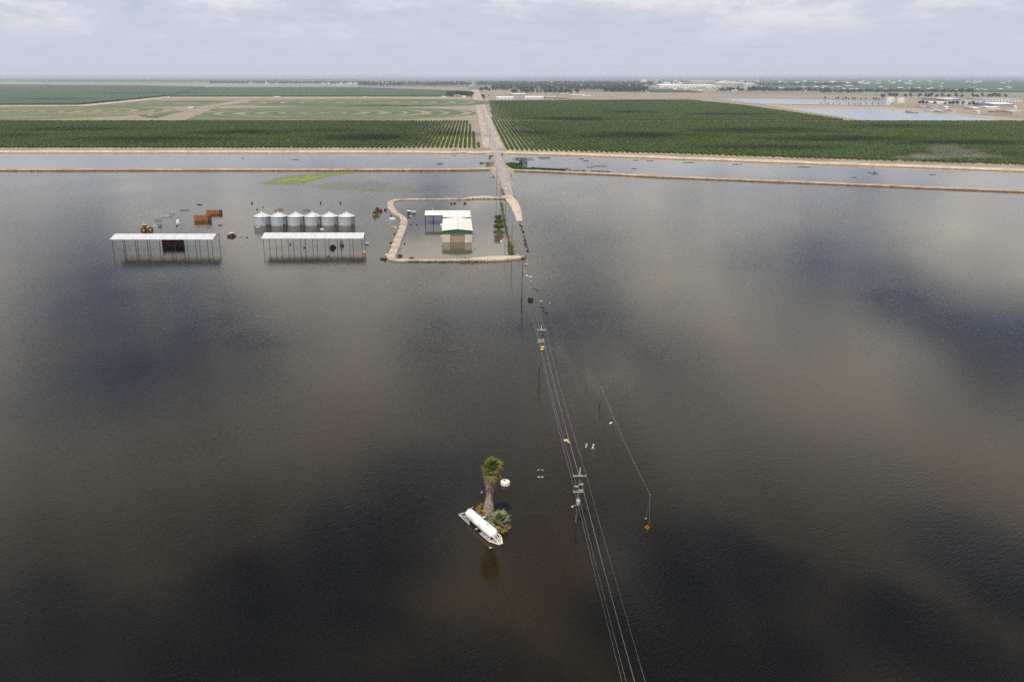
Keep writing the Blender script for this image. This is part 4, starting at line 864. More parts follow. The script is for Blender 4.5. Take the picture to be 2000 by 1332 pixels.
# ---- farm machines
def wheel(par, c, r, w, rim):
    mb = MB(); mb.lathe([(r * 0.55, -w / 2), (r * 0.92, -w / 2), (r, -w * 0.3), (r, w * 0.3), (r * 0.92, w / 2), (r * 0.55, w / 2)], c, 20, 0, False, 'Y')
    for k in range(14):
        a = k * math.pi / 7; mb.box((c[0] + math.cos(a) * r, c[1], c[2] + math.sin(a) * r), (0.09, w * 0.9, 0.09))
    o = mb.build('wheel', m_black, par); mb = MB(); mb.lathe([(0.0, -w * 0.3), (r * 0.56, -w * 0.42), (r * 0.56, w * 0.42), (0, w * 0.3)], c, 14, 0, False, 'Y'); mb.build('rim', rim, o)
def tractor(u, v, rz, m, rim, label, s_=1.0, sink=0.5, artic=False):
    x, y = G(u, v); T = thing('tractor', label, 'tractor', (x, y, -sink), rz); T.scale = (s_, s_, s_)
    mb = MB(); mb.box((1.35, 0, 1.45), (2.2, 0.95, 0.85), 0, 0, 0.9); mb.box((2.5, 0, 1.25), (0.25, 0.85, 0.7)); mb.box((0.1, 0, 0.95), (3.6, 0.6, 0.5)); mb.build('hood', m, T)
    mb = MB()
    for sx in (-1.15, 0.2):
        for sy in (-0.68, 0.68): mb.bar((sx, sy, 1.2), (sx + 0.1 * (sx < 0), sy * 0.9, 2.75), 0.1)
    mb.build('cab_frame', m_black, T); mb = MB(); mb.box((-0.45, 0, 2.0), (1.3, 1.25, 1.35), 0, 0, 0.94); mb.build('cab_glass', m_glass, T)
    mb = MB(); mb.box((-0.45, 0, 2.82), (1.7, 1.55, 0.18), 0, 0, 0.88); mb.build('cab_roof', m if not artic else m_yel, T)
    big, small = (0.95, 0.95) if artic else (0.98, 0.62)
    for sy in (-1, 1):
        wheel(T, (-0.85, sy * 1.05, big), big, 0.55, rim); wheel(T, (1.75, sy * 0.95, small), small, 0.42, rim)
        mb = MB(); mb.box((-0.85, sy * 1.05, big * 2 + 0.05), (1.3, 0.6, 0.1)); mb.build('mudguard', m, T)
    mb = MB(); mb.tube((1.5, 0.35, 1.8), (1.5, 0.35, 2.7), 0.06); mb.build('exhaust', m_steel, T); return T
tractor(285, 449.4, 0.25, m_yel, m_yel, 'yellow articulated tractor with dark cab, at the left behind the shed', 1.45, 0.9, True)
tractor(738.5, 412.8, -0.3, m_red, m_red, 'red tractor outside the berm, behind a green one', 1.05, 0.35)
tractor(733.5, 420, 0.12, m_grn, m_rim, 'green tractor with yellow rims outside the berm', 1.05, 0.35)
tractor(650.5, 485, 1.2, m_teal, m_teal, 'dark teal tractor under the right shed', 0.8, 0.4)
def trailer(u0, u1, v, vt, m, label, cab=None, side=1, rz=0.0):
    (xa, y), (xb, _) = G(u0, v), G(u1, v); L_ = xb - xa; h = HZ(vt, y); w = 2.5
    T = thing('grain_trailer', label, 'trailer', ((xa + xb) / 2, y + w / 2, 0), rz); bt = 0.12
    mb = MB(); mb.box((0, -w / 2, h / 2 - 0.3), (L_, bt, h + 0.6)); mb.box((0, w / 2, h / 2 - 0.3), (L_, bt, h + 0.6)); mb.box((-L_ / 2 + bt / 2, 0, h / 2 - 0.3), (bt, w - bt - 0.01, h + 0.6)); mb.box((L_ / 2 - bt / 2, 0, h / 2 - 0.3), (bt, w - bt - 0.01, h + 0.6)); mb.box((0, 0, h * 0.55), (L_ - 0.3, w - 0.3, 0.1)); mb.build('box', m, T)
    nr = int(L_ / 0.75)
    for k in range(nr + 1): mb = MB(); mb.box((-L_ / 2 + 0.1 + k * (L_ - 0.2) / nr, -w / 2 - 0.11, h / 2 - 0.1), (0.13, 0.1, h)); mb.build('rib', m_rustd, T)
    mb = MB(); mb.box((0, -w / 2 - 0.08, h + 0.02), (L_ + 0.1, 0.2, 0.14)); mb.box((0, w / 2, h + 0.09), (L_ + 0.1, 0.2, 0.14)); mb.build('top_rail', m, T)
    if cab: mb = MB(); mb.box((side * (L_ / 2 + 0.85), 0, h * 0.55), (1.5, 2.2, h * 1.1), 0, 0, 0.85); mb.box((side * (L_ / 2 + 0.85), 0, h * 1.15), (1.1, 1.8, 0.3), 0, 0, 0.8); mb.build('cab', cab, T); 
    return T
trailer(402.5, 428, 418.2, 411.8, m_rust, 'orange ribbed farm trailer with dark cab end, farther of the two in open water', m_steel)
trailer(379, 406.5, 431.2, 422.0, m_rust, 'orange ribbed farm trailer with red cab end, nearer of the two in open water', m_maroon)
trailer(323, 357.5, 481.0, 469.0, m_rustd, 'dark rusty ribbed trailer parked under the left shed', m_steel, -1)
def implement(u, v, L_, rz, label, m=m_steel, n=7, h=1.1):
    x, y = G(u, v); I = thing('disc_harrow', label, 'farm implement', (x, y, 0), rz)
    mb = MB(); mb.bar((-L_ / 2, -0.6, 0.5), (L_ / 2, -0.6, 0.5), 0.16); mb.bar((-L_ / 2, 0.7, 0.5), (L_ / 2, 0.7, 0.5), 0.16); mb.bar((0, -1.6, 0.2), (0, 0.8, h), 0.14); mb.build('frame', m, I)
    for k in range(n): mb = MB(); xx = -L_ / 2 + 0.2 + k * (L_ - 0.4) / (n - 1); mb.lathe([(0.0, -0.06), (0.42, 0.03), (0.42, 0.06), (0, -0.02)], (xx, -0.6, 0.3), 12, 0, False, 'X'); mb.bar((xx, -0.6, 0.35), (xx, 0.7, h * 0.8), 0.09); mb.build('disc', m, I)
    return I
m_gri = mat('grey_iron', (0.20, 0.21, 0.21), (0.10, 0.11, 0.11), rough=0.7, scale=2)
implement(309, 430.5, 4.5, 0.35, 'grey folded harrow nearest the yellow tractor', m_gri, 6, 2.2)
implement(325, 423.5, 6.5, 0.42, 'long pale harrow frame in the middle of the chain of implements', m_galv, 9, 1.4)
implement(335, 419, 3.2, 0.3, 'dark upright implement at the far end of the chain', m_gri, 5, 2.4)
implement(361, 411, 6.0, 0.1, 'low grey harrow between the implements and the orange trailers', m_gri, 7, 0.7)
implement(599, 411.5, 5.0, 0.2, 'jumble of dark implement parts behind the middle bins', m_steel, 6, 1.7)
implement(667.5, 480.5, 2.2, 0.5, 'black upright implement under the right shed, right of the teal tractor', m_black, 5, 3.0)
implement(548, 410.3, 4.0, 0.0, 'dark low implement behind the second bin', m_steel, 5, 0.9)
def lump(u, v, d, m, label, nm='floating_box', cat='debris', rz=0.0):
    x, y = G(u, v); b = thing(nm, label, cat, (x, y, 0), rz)
    mb = MB(); mb.box((0, d[1] / 2, d[2] / 2 - 0.2), (d[0], d[1], d[2] + 0.4), 0, 0, 0.9); mb.build('body', m, b); mb = MB(); mb.box((d[0] * 0.1, d[1] / 2, d[2] + 0.06), (d[0] * 0.7, d[1] * 0.7, 0.14)); mb.build('top', m, b)
lump(347.3, 436.8, (1.9, 2.2, 1.9), m_white, 'upright white box tank in open water behind the left shed', 'box_tank', 'tank', 0.2)
lump(311.5, 442, (1.6, 1.4, 1.1), m_gri, 'grey box right of the yellow tractor')
lump(301.5, 441.5, (1.5, 0.5, 0.2), m_white, 'thin white board between the tractor and the grey box')
lump(345, 442, (1.4, 0.7, 0.35), m_black, 'dark lump below the white box tank')
lump(429, 440, (2.2, 0.8, 0.5), m_gri, 'grey-green scrap below the nearer orange trailer')
lump(405.5, 443.8, (0.8, 0.5, 0.3), m_gri, 'tiny grey scrap between trailer and left shed')
lump(469, 463, (1.6, 1.2, 0.4), m_hay, 'pale yellow scrap right of the red and white truck')
lump(482, 464.5, (1.3, 0.6, 0.25), m_black, 'dark sliver left of the right shed')
lump(491.8, 398, (1.1, 1.0, 0.9), m_black, 'lone black drum far behind the leftmost bin')
lump(502, 410.2, (0.9, 0.8, 0.6), m_black, 'small black box just behind the leftmost bin')
lump(513.5, 406, (0.7, 0.5, 0.4), m_black, 'tiny black speck behind the leftmost bin')
lump(538.3, 412, (1.0, 0.8, 0.6), m_red, 'small dark red box left of the second bin\'s top')
lump(626, 397.5, (1.0, 1.0, 0.9), m_black, 'left of two lone black drums far behind the bins')
lump(664.5, 397.5, (1.0, 1.0, 0.9), m_black, 'right of two lone black drums far behind the bins')
lump(629, 449.5, (2.4, 1.6, 0.6), m_pale, 'pinkish pallet afloat between the bins and the right shed')
lump(503, 444.5, (2.6, 0.8, 0.3), m_pale, 'pale board afloat at the foot of the leftmost bin')
lump(716, 477.8, (2.2, 1.2, 0.6), m_white, 'white hull-like box beside the right shed\'s rear post')
lump(711, 494.5, (1.4, 1.2, 0.9), m_hay, 'pale yellow tote by the right shed\'s front corner post')
lump(594.5, 484.6, (1.2, 0.6, 0.3), m_black, 'dark board afloat under the right shed')
lump(566.5, 478.3, (0.8, 0.7, 0.5), m_teal, 'small blue drum in the shade of the right shed')
lump(641, 502, (1.4, 0.4, 0.12), m_black, 'dark plank afloat in front of the right shed')
lump(752.5, 411.5, (1.8, 1.4, 0.9), m_black, 'black box with pale lid between the red tractor and the berm')
lump(766, 428.8, (4.0, 1.6, 0.7), m_white, 'long white box lying against the berm\'s west bend')
lump(763.5, 422, (1.6, 0.8, 0.5), m_rustd, 'dark rusty scrap above the long white box')
lump(765.5, 445, (1.9, 1.0, 0.5), m_hay, 'pale yellow slab outside the berm')
lump(772, 444.8, (1.2, 0.7, 0.35), m_white, 'white scrap right of the pale yellow slab')
lump(755, 432.5, (0.5, 2.6, 0.15), m_pale, 'thin pale plank floating left of the long white box', rz=-0.4)
lump(771.5, 458, (1.9, 1.0, 0.6), m_rustd, 'brown wreckage with white edge on the berm\'s outer side')
lump(764.5, 475.5, (2.2, 1.0, 0.6), m_black, 'black tarp-covered lump lower on the berm\'s outer side')
lump(762.5, 489.5, (1.0, 0.6, 0.3), m_white, 'white scrap low on the berm\'s outer side')
lump(755.5, 498.3, (1.6, 0.8, 0.3), m_white, 'white slab at the berm\'s lower left tip')
lump(802, 422.6, (1.2, 0.6, 0.3), m_white, 'small white slab in front of the dark green hut')
lump(802, 439.6, (1.3, 0.6, 0.35), m_black, 'left of two dark lids afloat inside the berm')
lump(814, 439.6, (1.3, 0.6, 0.35), m_black, 'right of two dark lids afloat inside the berm')
lump(804, 505, (2.4, 0.6, 0.4), m_black, 'black log near the berm\'s lower left inside corner', rz=0.4)
lump(781, 502, (2.4, 1.0, 1.0), m_black, 'black heap inside the berm\'s lower left corner')
lump(790, 477, (0.9, 0.5, 0.5), m_black, 'small black frame inside the berm\'s west arm')
lump(752.5, 511, (0.8, 0.6, 0.35), m_black, 'black speck just below the berm\'s lower left tip')
lump(979, 473, (1.0, 0.8, 0.6), m_white, 'white drum below the leafy tree')
lump(990.5, 476.8, (1.9, 0.4, 0.2), m_pale, 'pale plank reaching to the weed line')
lump(845, 410.8, (0.8, 0.8, 1.3), m_hay, 'tan upright tank behind the barn\'s open bay')
lump(963.5, 347, (1.1, 0.9, 0.8), m_black, 'black drum in the water left of the road')
lump(888, 296, (4.5, 1.8, 1.5), m_rust, 'rusty orange machine on the far canal bank', 'loader', 'machine')
for o in bpy.data.objects:
    if o.get('label') == 'rusty orange machine on the far canal bank': o.location = (*G(888, 295, 2.2), 2.1)
# pickup near the left shed and the car on the road
def car(loc, rz, label, m, s_=1.0, pick=False):
    T = thing('car' if not pick else 'pickup_truck', label, 'car' if not pick else 'truck', loc, rz); T.scale = (s_,) * 3
    prof_ = [(-2.2, 0.35), (-2.25, 0.8), (-2.1, 0.95), (1.0, 1.0), (2.1, 0.85), (2.25, 0.6), (2.2, 0.35)]
    mb = MB(); n = len(prof_); mb.add([(x, -0.88, z) for x, z in prof_] + [(x, 0.88, z) for x, z in prof_], [tuple(range(n)), tuple(reversed(range(n, 2 * n)))] + [(i, n + i, n + (i + 1) % n, (i + 1) % n) for i in range(n)]); mb.build('body', m, T)
    x0_, x1_ = (-1.75, 0.95) if not pick else (-0.5, 1.1)
    mb = MB(); mb.box(((x0_ + x1_) / 2, 0, 1.2), (x1_ - x0_, 1.6, 0.46), 0, 0, 0.8); mb.build('windows', m_glass, T)
    mb = MB(); mb.box(((x0_ + x1_) / 2, 0, 1.46), ((x1_ - x0_) * 0.8, 1.3, 0.07)); mb.build('roof', m, T)
    for sx in (-1.4, 1.4):
        for sy in (-0.85, 0.85): wheel(T, (sx, sy, 0.33), 0.33, 0.2, m_galv)
    for sy in (-0.65, 0.65): mb = MB(); mb.box((2.2, sy, 0.72), (0.12, 0.3, 0.14)); mb.build('headlight', m_white, T)
xr, yr_ = G(987.5, 370.5, 0.7)
car((xr, yr_, road_z(yr_) + 0.09), -math.pi / 2 + 0.0246, 'white car facing the camera on the dry stretch of road', m_white)
x, y = G(451.5, 462.5); car((x, y + 1, -0.1), 0.9, 'red and white pickup half drowned right of the left shed', m_maroon, 1.15, True)
lump(452.8, 459.6, (1.9, 1.5, 1.3), m_white, 'white load in the bed of the drowned red pickup', 'load', 'load', 0.5)

# ================================================================== PLANTS
m_wg = foliage('weed_green', (0.13, 0.17, 0.035), (0.07, 0.10, 0.022), scale=0.6, trans=0.25)
m_wb = foliage('bush_green', (0.16, 0.20, 0.03), (0.07, 0.10, 0.018), scale=0.8, trans=0.25)
m_wgreen = foliage('lush_weeds', (0.055, 0.12, 0.015), (0.035, 0.08, 0.012), scale=0.3, trans=0.2)
m_reed = foliage('dry_reeds', (0.13, 0.085, 0.075), (0.07, 0.055, 0.05), scale=0.5, trans=0.15)
m_gbush = foliage('grey_bush', (0.07, 0.075, 0.06), (0.04, 0.045, 0.038), scale=0.8, trans=0.15)
m_dark = foliage('dark_weeds', (0.04, 0.055, 0.03), (0.025, 0.035, 0.022), scale=0.6, trans=0.15)
x, y = G(974, 448)
tree = thing('leafy_tree', 'leafy green tree standing in the flood right of the barn', 'tree', (x, y, 0))
mb = MB(); mb.tube((0, 0, -1), (0.1, 0.2, 3.5), 0.28, 0.18, 8); mb.tube((0.1, 0.2, 2.2), (-1.2, 1.0, 5.0), 0.14, 0.06, 6); mb.tube((0.1, 0.2, 2.5), (1.4, 0.5, 4.6), 0.14, 0.06, 6); mb.tube((0.1, 0.2, 3.4), (-0.2, 0.8, 7.0), 0.15, 0.05, 6); mb.build('trunk', m_bark, tree)
parts = []
for (cx_0, cy_0, cz_0, rx, ry, rz_, n) in ((0.7, -0.2, 2.0, 2.9, 2.4, 1.5, 900), (-0.9, 0.0, 1.7, 2.4, 2.0, 1.4, 700), (0.3, 0.6, 5.0, 2.6, 2.2, 1.4, 800), (-0.9, 0.8, 7.0, 1.9, 1.7, 1.2, 500), (0.8, 1.0, 7.6, 1.5, 1.4, 0.9, 350), (-1.8, 0, 4.4, 1.1, 1.1, 0.9, 200), (2.2, 0, 4.3, 0.9, 0.9, 0.8, 180), (0, 0.5, 1.2, 1.7, 1.4, 1.0, 350)):
    parts.append(leaf_cloud(n, (cx_0, cy_0, cz_0), (rx, ry, rz_), 0.30, 0.35))
npmesh('crown', *merge(parts), m_wb, tree)
for (u, v, s_, lab) in ((934.5, 398.5, 1.0, 'left of two low bushes in the water behind the barn'), (910.5, 400.3, 0.9, 'right of two low bushes'),):
    pass
def tuft(name, u, v, rad, h, m, label, n=160, cat='bush', leaf=0.28):
    x, y = G(u, v); p = thing(name, label, cat, (x, y, 0))
    k = max(2, int(rad[0])); parts = []
    for _ in range(k * 2): parts.append(leaf_cloud(max(20, n // (2 * k)), ((rng.random() - 0.5) * rad[0] * 1.5, (rng.random() - 0.5) * rad[1] * 1.5, h * (0.25 + 0.35 * rng.random())), (max(0.5, rad[0] * 0.35), max(0.5, rad[1] * 0.45), h * 0.5), leaf, 0.2))
    npmesh('leaves', *merge(parts), m, p); mb = MB()
    for _ in range(4): a = rng.random() * 6.28; mb.tube((0, 0, -0.3), (math.cos(a) * rad[0] * 0.4, math.sin(a) * rad[1] * 0.4, h * 0.6), 0.05, 0.02, 5)
    mb.build('stems', m_bark, p)
tuft('bush', 884, 398.6, (2.4, 1.4), 1.0, m_wb, 'left of two low green bushes in the water behind the barn', 220)
tuft('bush', 911.5, 398.2, (2.8, 1.4), 1.2, m_wb, 'right of two low green bushes in the water behind the barn', 240)
tuft('bush', 858.5, 320.8, (5.5, 3.0), 0.7, m_dark, 'flat green islet of weeds in the left canal', 260)
tuft('bush', 944, 319.6, (5.5, 3.0), 1.0, m_wgreen, 'green islet of weeds left of the road bushes', 300)
tuft('bush', 957.5, 322.5, (5.0, 5.0), 3.4, m_wg, 'yellow-green bushes on the road bank at the left canal', 700)
tuft('bush', 960, 308, (4.0, 4.0), 3.0, m_wg, 'olive bushes where the road leaves the canal bank', 500)
tuft('bush', 981.5, 306.5, (1.8, 4.0), 4.0, m_dark, 'dark bushes on the right road shoulder over the canal', 300)
tuft('bush', 1020.5, 323, (4.6, 5.0), 6.0, m_gbush, 'rounded grey bush beside the lush weeds right of the road', 1000, leaf=0.35)
tuft('bush', 978, 388, (3.2, 1.6), 1.0, m_wg, 'yellow-green grass at the berm\'s road corner', 200)
tuft('bush', 752.5, 506, (3.4, 1.6), 0.7, m_wg, 'yellow weeds at the berm\'s lower left tip', 260)
tuft('bush', 389, 400.5, (2.8, 1.0), 0.6, m_dark, 'dark weed patch far behind the orange trailers', 120)
tuft('bush', 1022, 311.5, (12, 4), 2.0, m_reed, 'reddish dry reeds along the canal right of the road', 900)
tuft('bush', 1061, 309.2, (9, 2.5), 1.4, m_dark, 'dark weeds right of the reddish reeds', 350)
tuft('bush', 1092, 332.5, (13, 2.5), 2.2, m_reed, 'reddish brush along the levee right of the lush weeds', 700)
tuft('bush', 1122, 334.8, (12, 1.6), 1.4, m_reed, 'thinning brush at the right end along the levee', 300)
for (u, v, w, lab) in ((1136, 310.8, 4, 'first floating weed mat in the right canal'), (1144, 314.7, 3.5, 'weed mat below the first in the right canal'), (1151.5, 327.3, 3.5, 'weed mat beside the levee bend'), (1166, 325.2, 5, 'loose green weed mat mid canal'), (1178, 325.0, 4, 'dark weed mat right of the loose green one'), (1164, 334.8, 7, 'long dark weed mat against the levee'), (1181, 335.4, 7, 'second long dark weed mat against the levee'), (1242, 313.5, 3.5, 'small weed mat near the orchard bank'), (1268, 314.6, 4.5, 'brownish weed mat near the orchard bank'), (1237, 330, 3, 'small weed mat near the levee, right of the long ones'), (1345, 318.3, 7, 'thin weed streak along the far canal bank'), (1439, 321.7, 6, 'thin weed streak along the canal bank further right'), (1570, 327, 7, 'weed streak in the canal near the bank'), (1708, 340.6, 5, 'dark weed mat mid canal at right'), (1703, 337.5, 4, 'small weed mat above the dark one at right'), (1822, 341.5, 3, 'tiny weed mat far right in the canal'), (1668, 347, 3, 'tiny weed mat near the levee at right'), (475, 309.7, 2.5, 'tiny dark speck of weeds in the left canal'), (577, 312.5, 4, 'thin weed mat in the left canal')):
    tuft('weed_mat', u, v, (w, 1.3), 0.35, m_dark, lab, 60 + int(w * 14), 'weeds')
def strip(name, pix, w, h, n, m, label, leaf=0.3, z=0.0):
    P = smooth_line([(*G(u, v, z), z) for u, v in pix], 1.0); parts = []
    for _ in range(n):
        p = P[int(rng.random() * len(P))]; hh = h * (0.4 + 0.9 * rng.random())
        parts.append(leaf_cloud(9, (p.x + rng.normal() * w, p.y + rng.normal() * w, p.z + hh * 0.45), (0.5, 0.5, hh * 0.5), leaf, 0.1))
    return kind(npmesh(name, *merge(parts), m), 'stuff', label)
strip('weed_line', [(979, 396), (983, 418), (988, 444), (992.5, 466), (996, 484)], 0.35, 0.9, 150, m_wb, 'thin line of weeds along the drowned fence beside the road')
strip('weed_line', [(995, 478), (998, 490), (998.5, 500)], 0.7, 1.6, 130, m_wg, 'taller weeds at the berm\'s lower right corner')
strip('weed_line', [(998, 500), (992, 503), (986, 504.5)], 0.8, 0.9, 90, m_wg, 'weeds along the inside of the lower right berm')
strip('weed_line', [(972, 345), (977, 362), (983, 378), (987, 386)], 0.5, 0.9, 120, m_dark, 'dark weeds along the road\'s left edge')
strip('weed_line', [(997, 338), (998, 352), (1000, 366), (1003, 380), (1009, 400), (1014, 418)], 0.45, 0.6, 130, m_dark, 'dark weeds along the road\'s right edge')
strip('weed_line', [(1016, 436), (1022, 456), (1028, 480), (1031, 494)], 0.3, 0.25, 50, m_dark, 'sparse weeds added as a thin dark line on the drowned road edge')  # added weeds draw the thin dark line along this edge
strip('weed_line', [(988, 322), (998, 326), (1012, 329.5), (1040, 332)], 2.2, 1.6, 520, m_wgreen, 'lush green weeds in the corner right of the road', 0.4)
strip('weed_line', [(1000, 321), (1012, 324)], 3.2, 1.8, 340, m_wgreen, 'lush green weeds on the canal side of the corner', 0.4)
strip('weed_line', [(1040, 329), (1070, 331), (1100, 333)], 1.4, 1.0, 260, m_dark, 'dark weeds along the levee right of the road', 0.4)
strip('weed_line', [(0, 334.8), (300, 334.7), (600, 334.6), (900, 334.2)], 0.5, 0.35, 260, m_dark, 'sparse dark weeds at the waterline of the left levee')
strip('weed_line', [(800, 511.8), (870, 512.2), (960, 510)], 0.4, 0.4, 110, m_wb, 'low weeds at the waterline below the berm')

# algae bloom spreading on the water
def algae(pix, z, name, c1, c2, cover, label):
    m = mat(name, c1, c2, rough=0.8, scale=0.15, detail=6)
    nt = m.node_tree; b = nt.nodes['Principled BSDF']; o = nt.nodes['Material Output']
    t = nt.nodes.new('ShaderNodeTexCoord'); n = nt.nodes.new('ShaderNodeTexNoise'); n.inputs['Scale'].default_value = 0.06; n.inputs['Detail'].default_value = 7; n.inputs['Roughness'].default_value = 0.65
    mp = nt.nodes.new('ShaderNodeMapping'); mp.inputs['Scale'].default_value = (1, 0.5, 1); nt.links.new(t.outputs['Object'], mp.inputs[0]); nt.links.new(mp.outputs[0], n.inputs['Vector'])
    a = nt.nodes.new('ShaderNodeAttribute'); a.attribute_name = 'thick'
    ad = nt.nodes.new('ShaderNodeMath'); ad.operation = 'MULTIPLY_ADD'; ad.inputs[1].default_value = 2.2; nt.links.new(n.outputs['Fac'], ad.inputs[0]); nt.links.new(a.outputs['Fac'], ad.inputs[2])
    r = nt.nodes.new('ShaderNodeMapRange'); r.inputs['From Min'].default_value = 1.25; r.inputs['From Max'].default_value = 2.15; r.inputs['To Max'].default_value = cover; nt.links.new(ad.outputs[0], r.inputs['Value'])
    tr_ = nt.nodes.new('ShaderNodeBsdfTransparent'); mx = nt.nodes.new('ShaderNodeMixShader'); nt.links.new(r.outputs[0], mx.inputs[0]); nt.links.new(tr_.outputs[0], mx.inputs[1]); nt.links.new(b.outputs[0], mx.inputs[2]); nt.links.new(mx.outputs[0], o.inputs['Surface'])
    P = [Vector(G3(u, v, z)) for u, v in pix]; c = sum(P, Vector()) / len(P); n_ = len(P); V = []; Fq = []; T = []
    rings = [0.0, 0.45, 0.75, 1.0, 1.3]; tv = [1, 0.95, 0.7, 0.35, -0.35]
    for q in rings:
        for p in P: V.append(tuple(c + (p - c) * q))
    for t_ in tv: T += [t_] * n_
    for j in range(len(rings) - 1):
        for i in range(n_): Fq.append((j * n_ + i, j * n_ + (i + 1) % n_, (j + 1) * n_ + (i + 1) % n_, (j + 1) * n_ + i))
    o_ = npmesh('algae', V, Fq, m); at = o_.data.attributes.new('thick', 'FLOAT', 'POINT'); at.data.foreach_set('value', T)
    return kind(o_, 'stuff', label)
algae([(507, 356), (540, 348), (590, 341), (640, 336.5), (720, 334.8), (690, 339), (645, 345), (612, 353), (598, 359.5), (560, 361.5), (525, 360.5)], 0.02, 'algae_bright', (0.20, 0.25, 0.03), (0.14, 0.19, 0.035), 0.9, 'bright yellow-green algae bloom behind the grain bins')
algae([(590, 362), (660, 355), (740, 354), (800, 364), (830, 374), (770, 378), (690, 374), (630, 370)], 0.012, 'algae_faint', (0.20, 0.22, 0.10), (0.17, 0.19, 0.09), 0.3, 'faint greenish algae film between the bloom and the berm')

# ================================================================== FAR TOWN AND WORKS
m_farw = mat('far_white_wall', (0.72, 0.70, 0.66), (0.60, 0.58, 0.54), rough=0.7, scale=0.05)
m_farc = mat('far_tan_wall', (0.52, 0.44, 0.35), (0.42, 0.36, 0.29), rough=0.7, scale=0.05)
m_farg = mat('far_grey_roof', (0.32, 0.33, 0.34), (0.24, 0.25, 0.26), rough=0.7, scale=0.05)
m_farr = mat('far_brown', (0.26, 0.15, 0.11), (0.18, 0.11, 0.085), rough=0.8, scale=0.05)
def shed_far(u, v, w_px, h_px, dep, mw, mr, label, group='far buildings', nm='far_building', cat='building'):
    x, y = G(u, v, LAND); k = PPM(v, LAND); w = w_px / k; h = h_px / k; r = min(h * 0.35, 4)
    b = thing(nm, label, cat, (x, y, LAND), 0, group)
    mb = MB(); mb.box((0, dep / 2, h / 2), (w, dep, h)); wall = mb.build('wall', mw, b)
    mb = MB(); e = 0.5; mb.add([(-w / 2 - e, -e, h + 0.02), (w / 2 + e, -e, h + 0.02), (w / 2 + e, dep + e, h + 0.02), (-w / 2 - e, dep + e, h + 0.02), (-w / 2 - e, dep / 2, h + r), (w / 2 + e, dep / 2, h + r)], [(0, 1, 5, 4), (2, 3, 4, 5), (1, 2, 5), (3, 0, 4), (3, 2, 1, 0)]); mb.build('roof', mr, b)
    if w_px > 9:
        for q in range(max(2, int(w_px / 6))):
            mb = MB(); xx = -w / 2 + w * (q + 0.5) / max(2, int(w_px / 6)); mb.box((xx, -0.06, h * 0.35), (w / max(2, int(w_px / 6)) * 0.35, 0.12, h * 0.6)); mb.build('bay_door', m_farg, b)
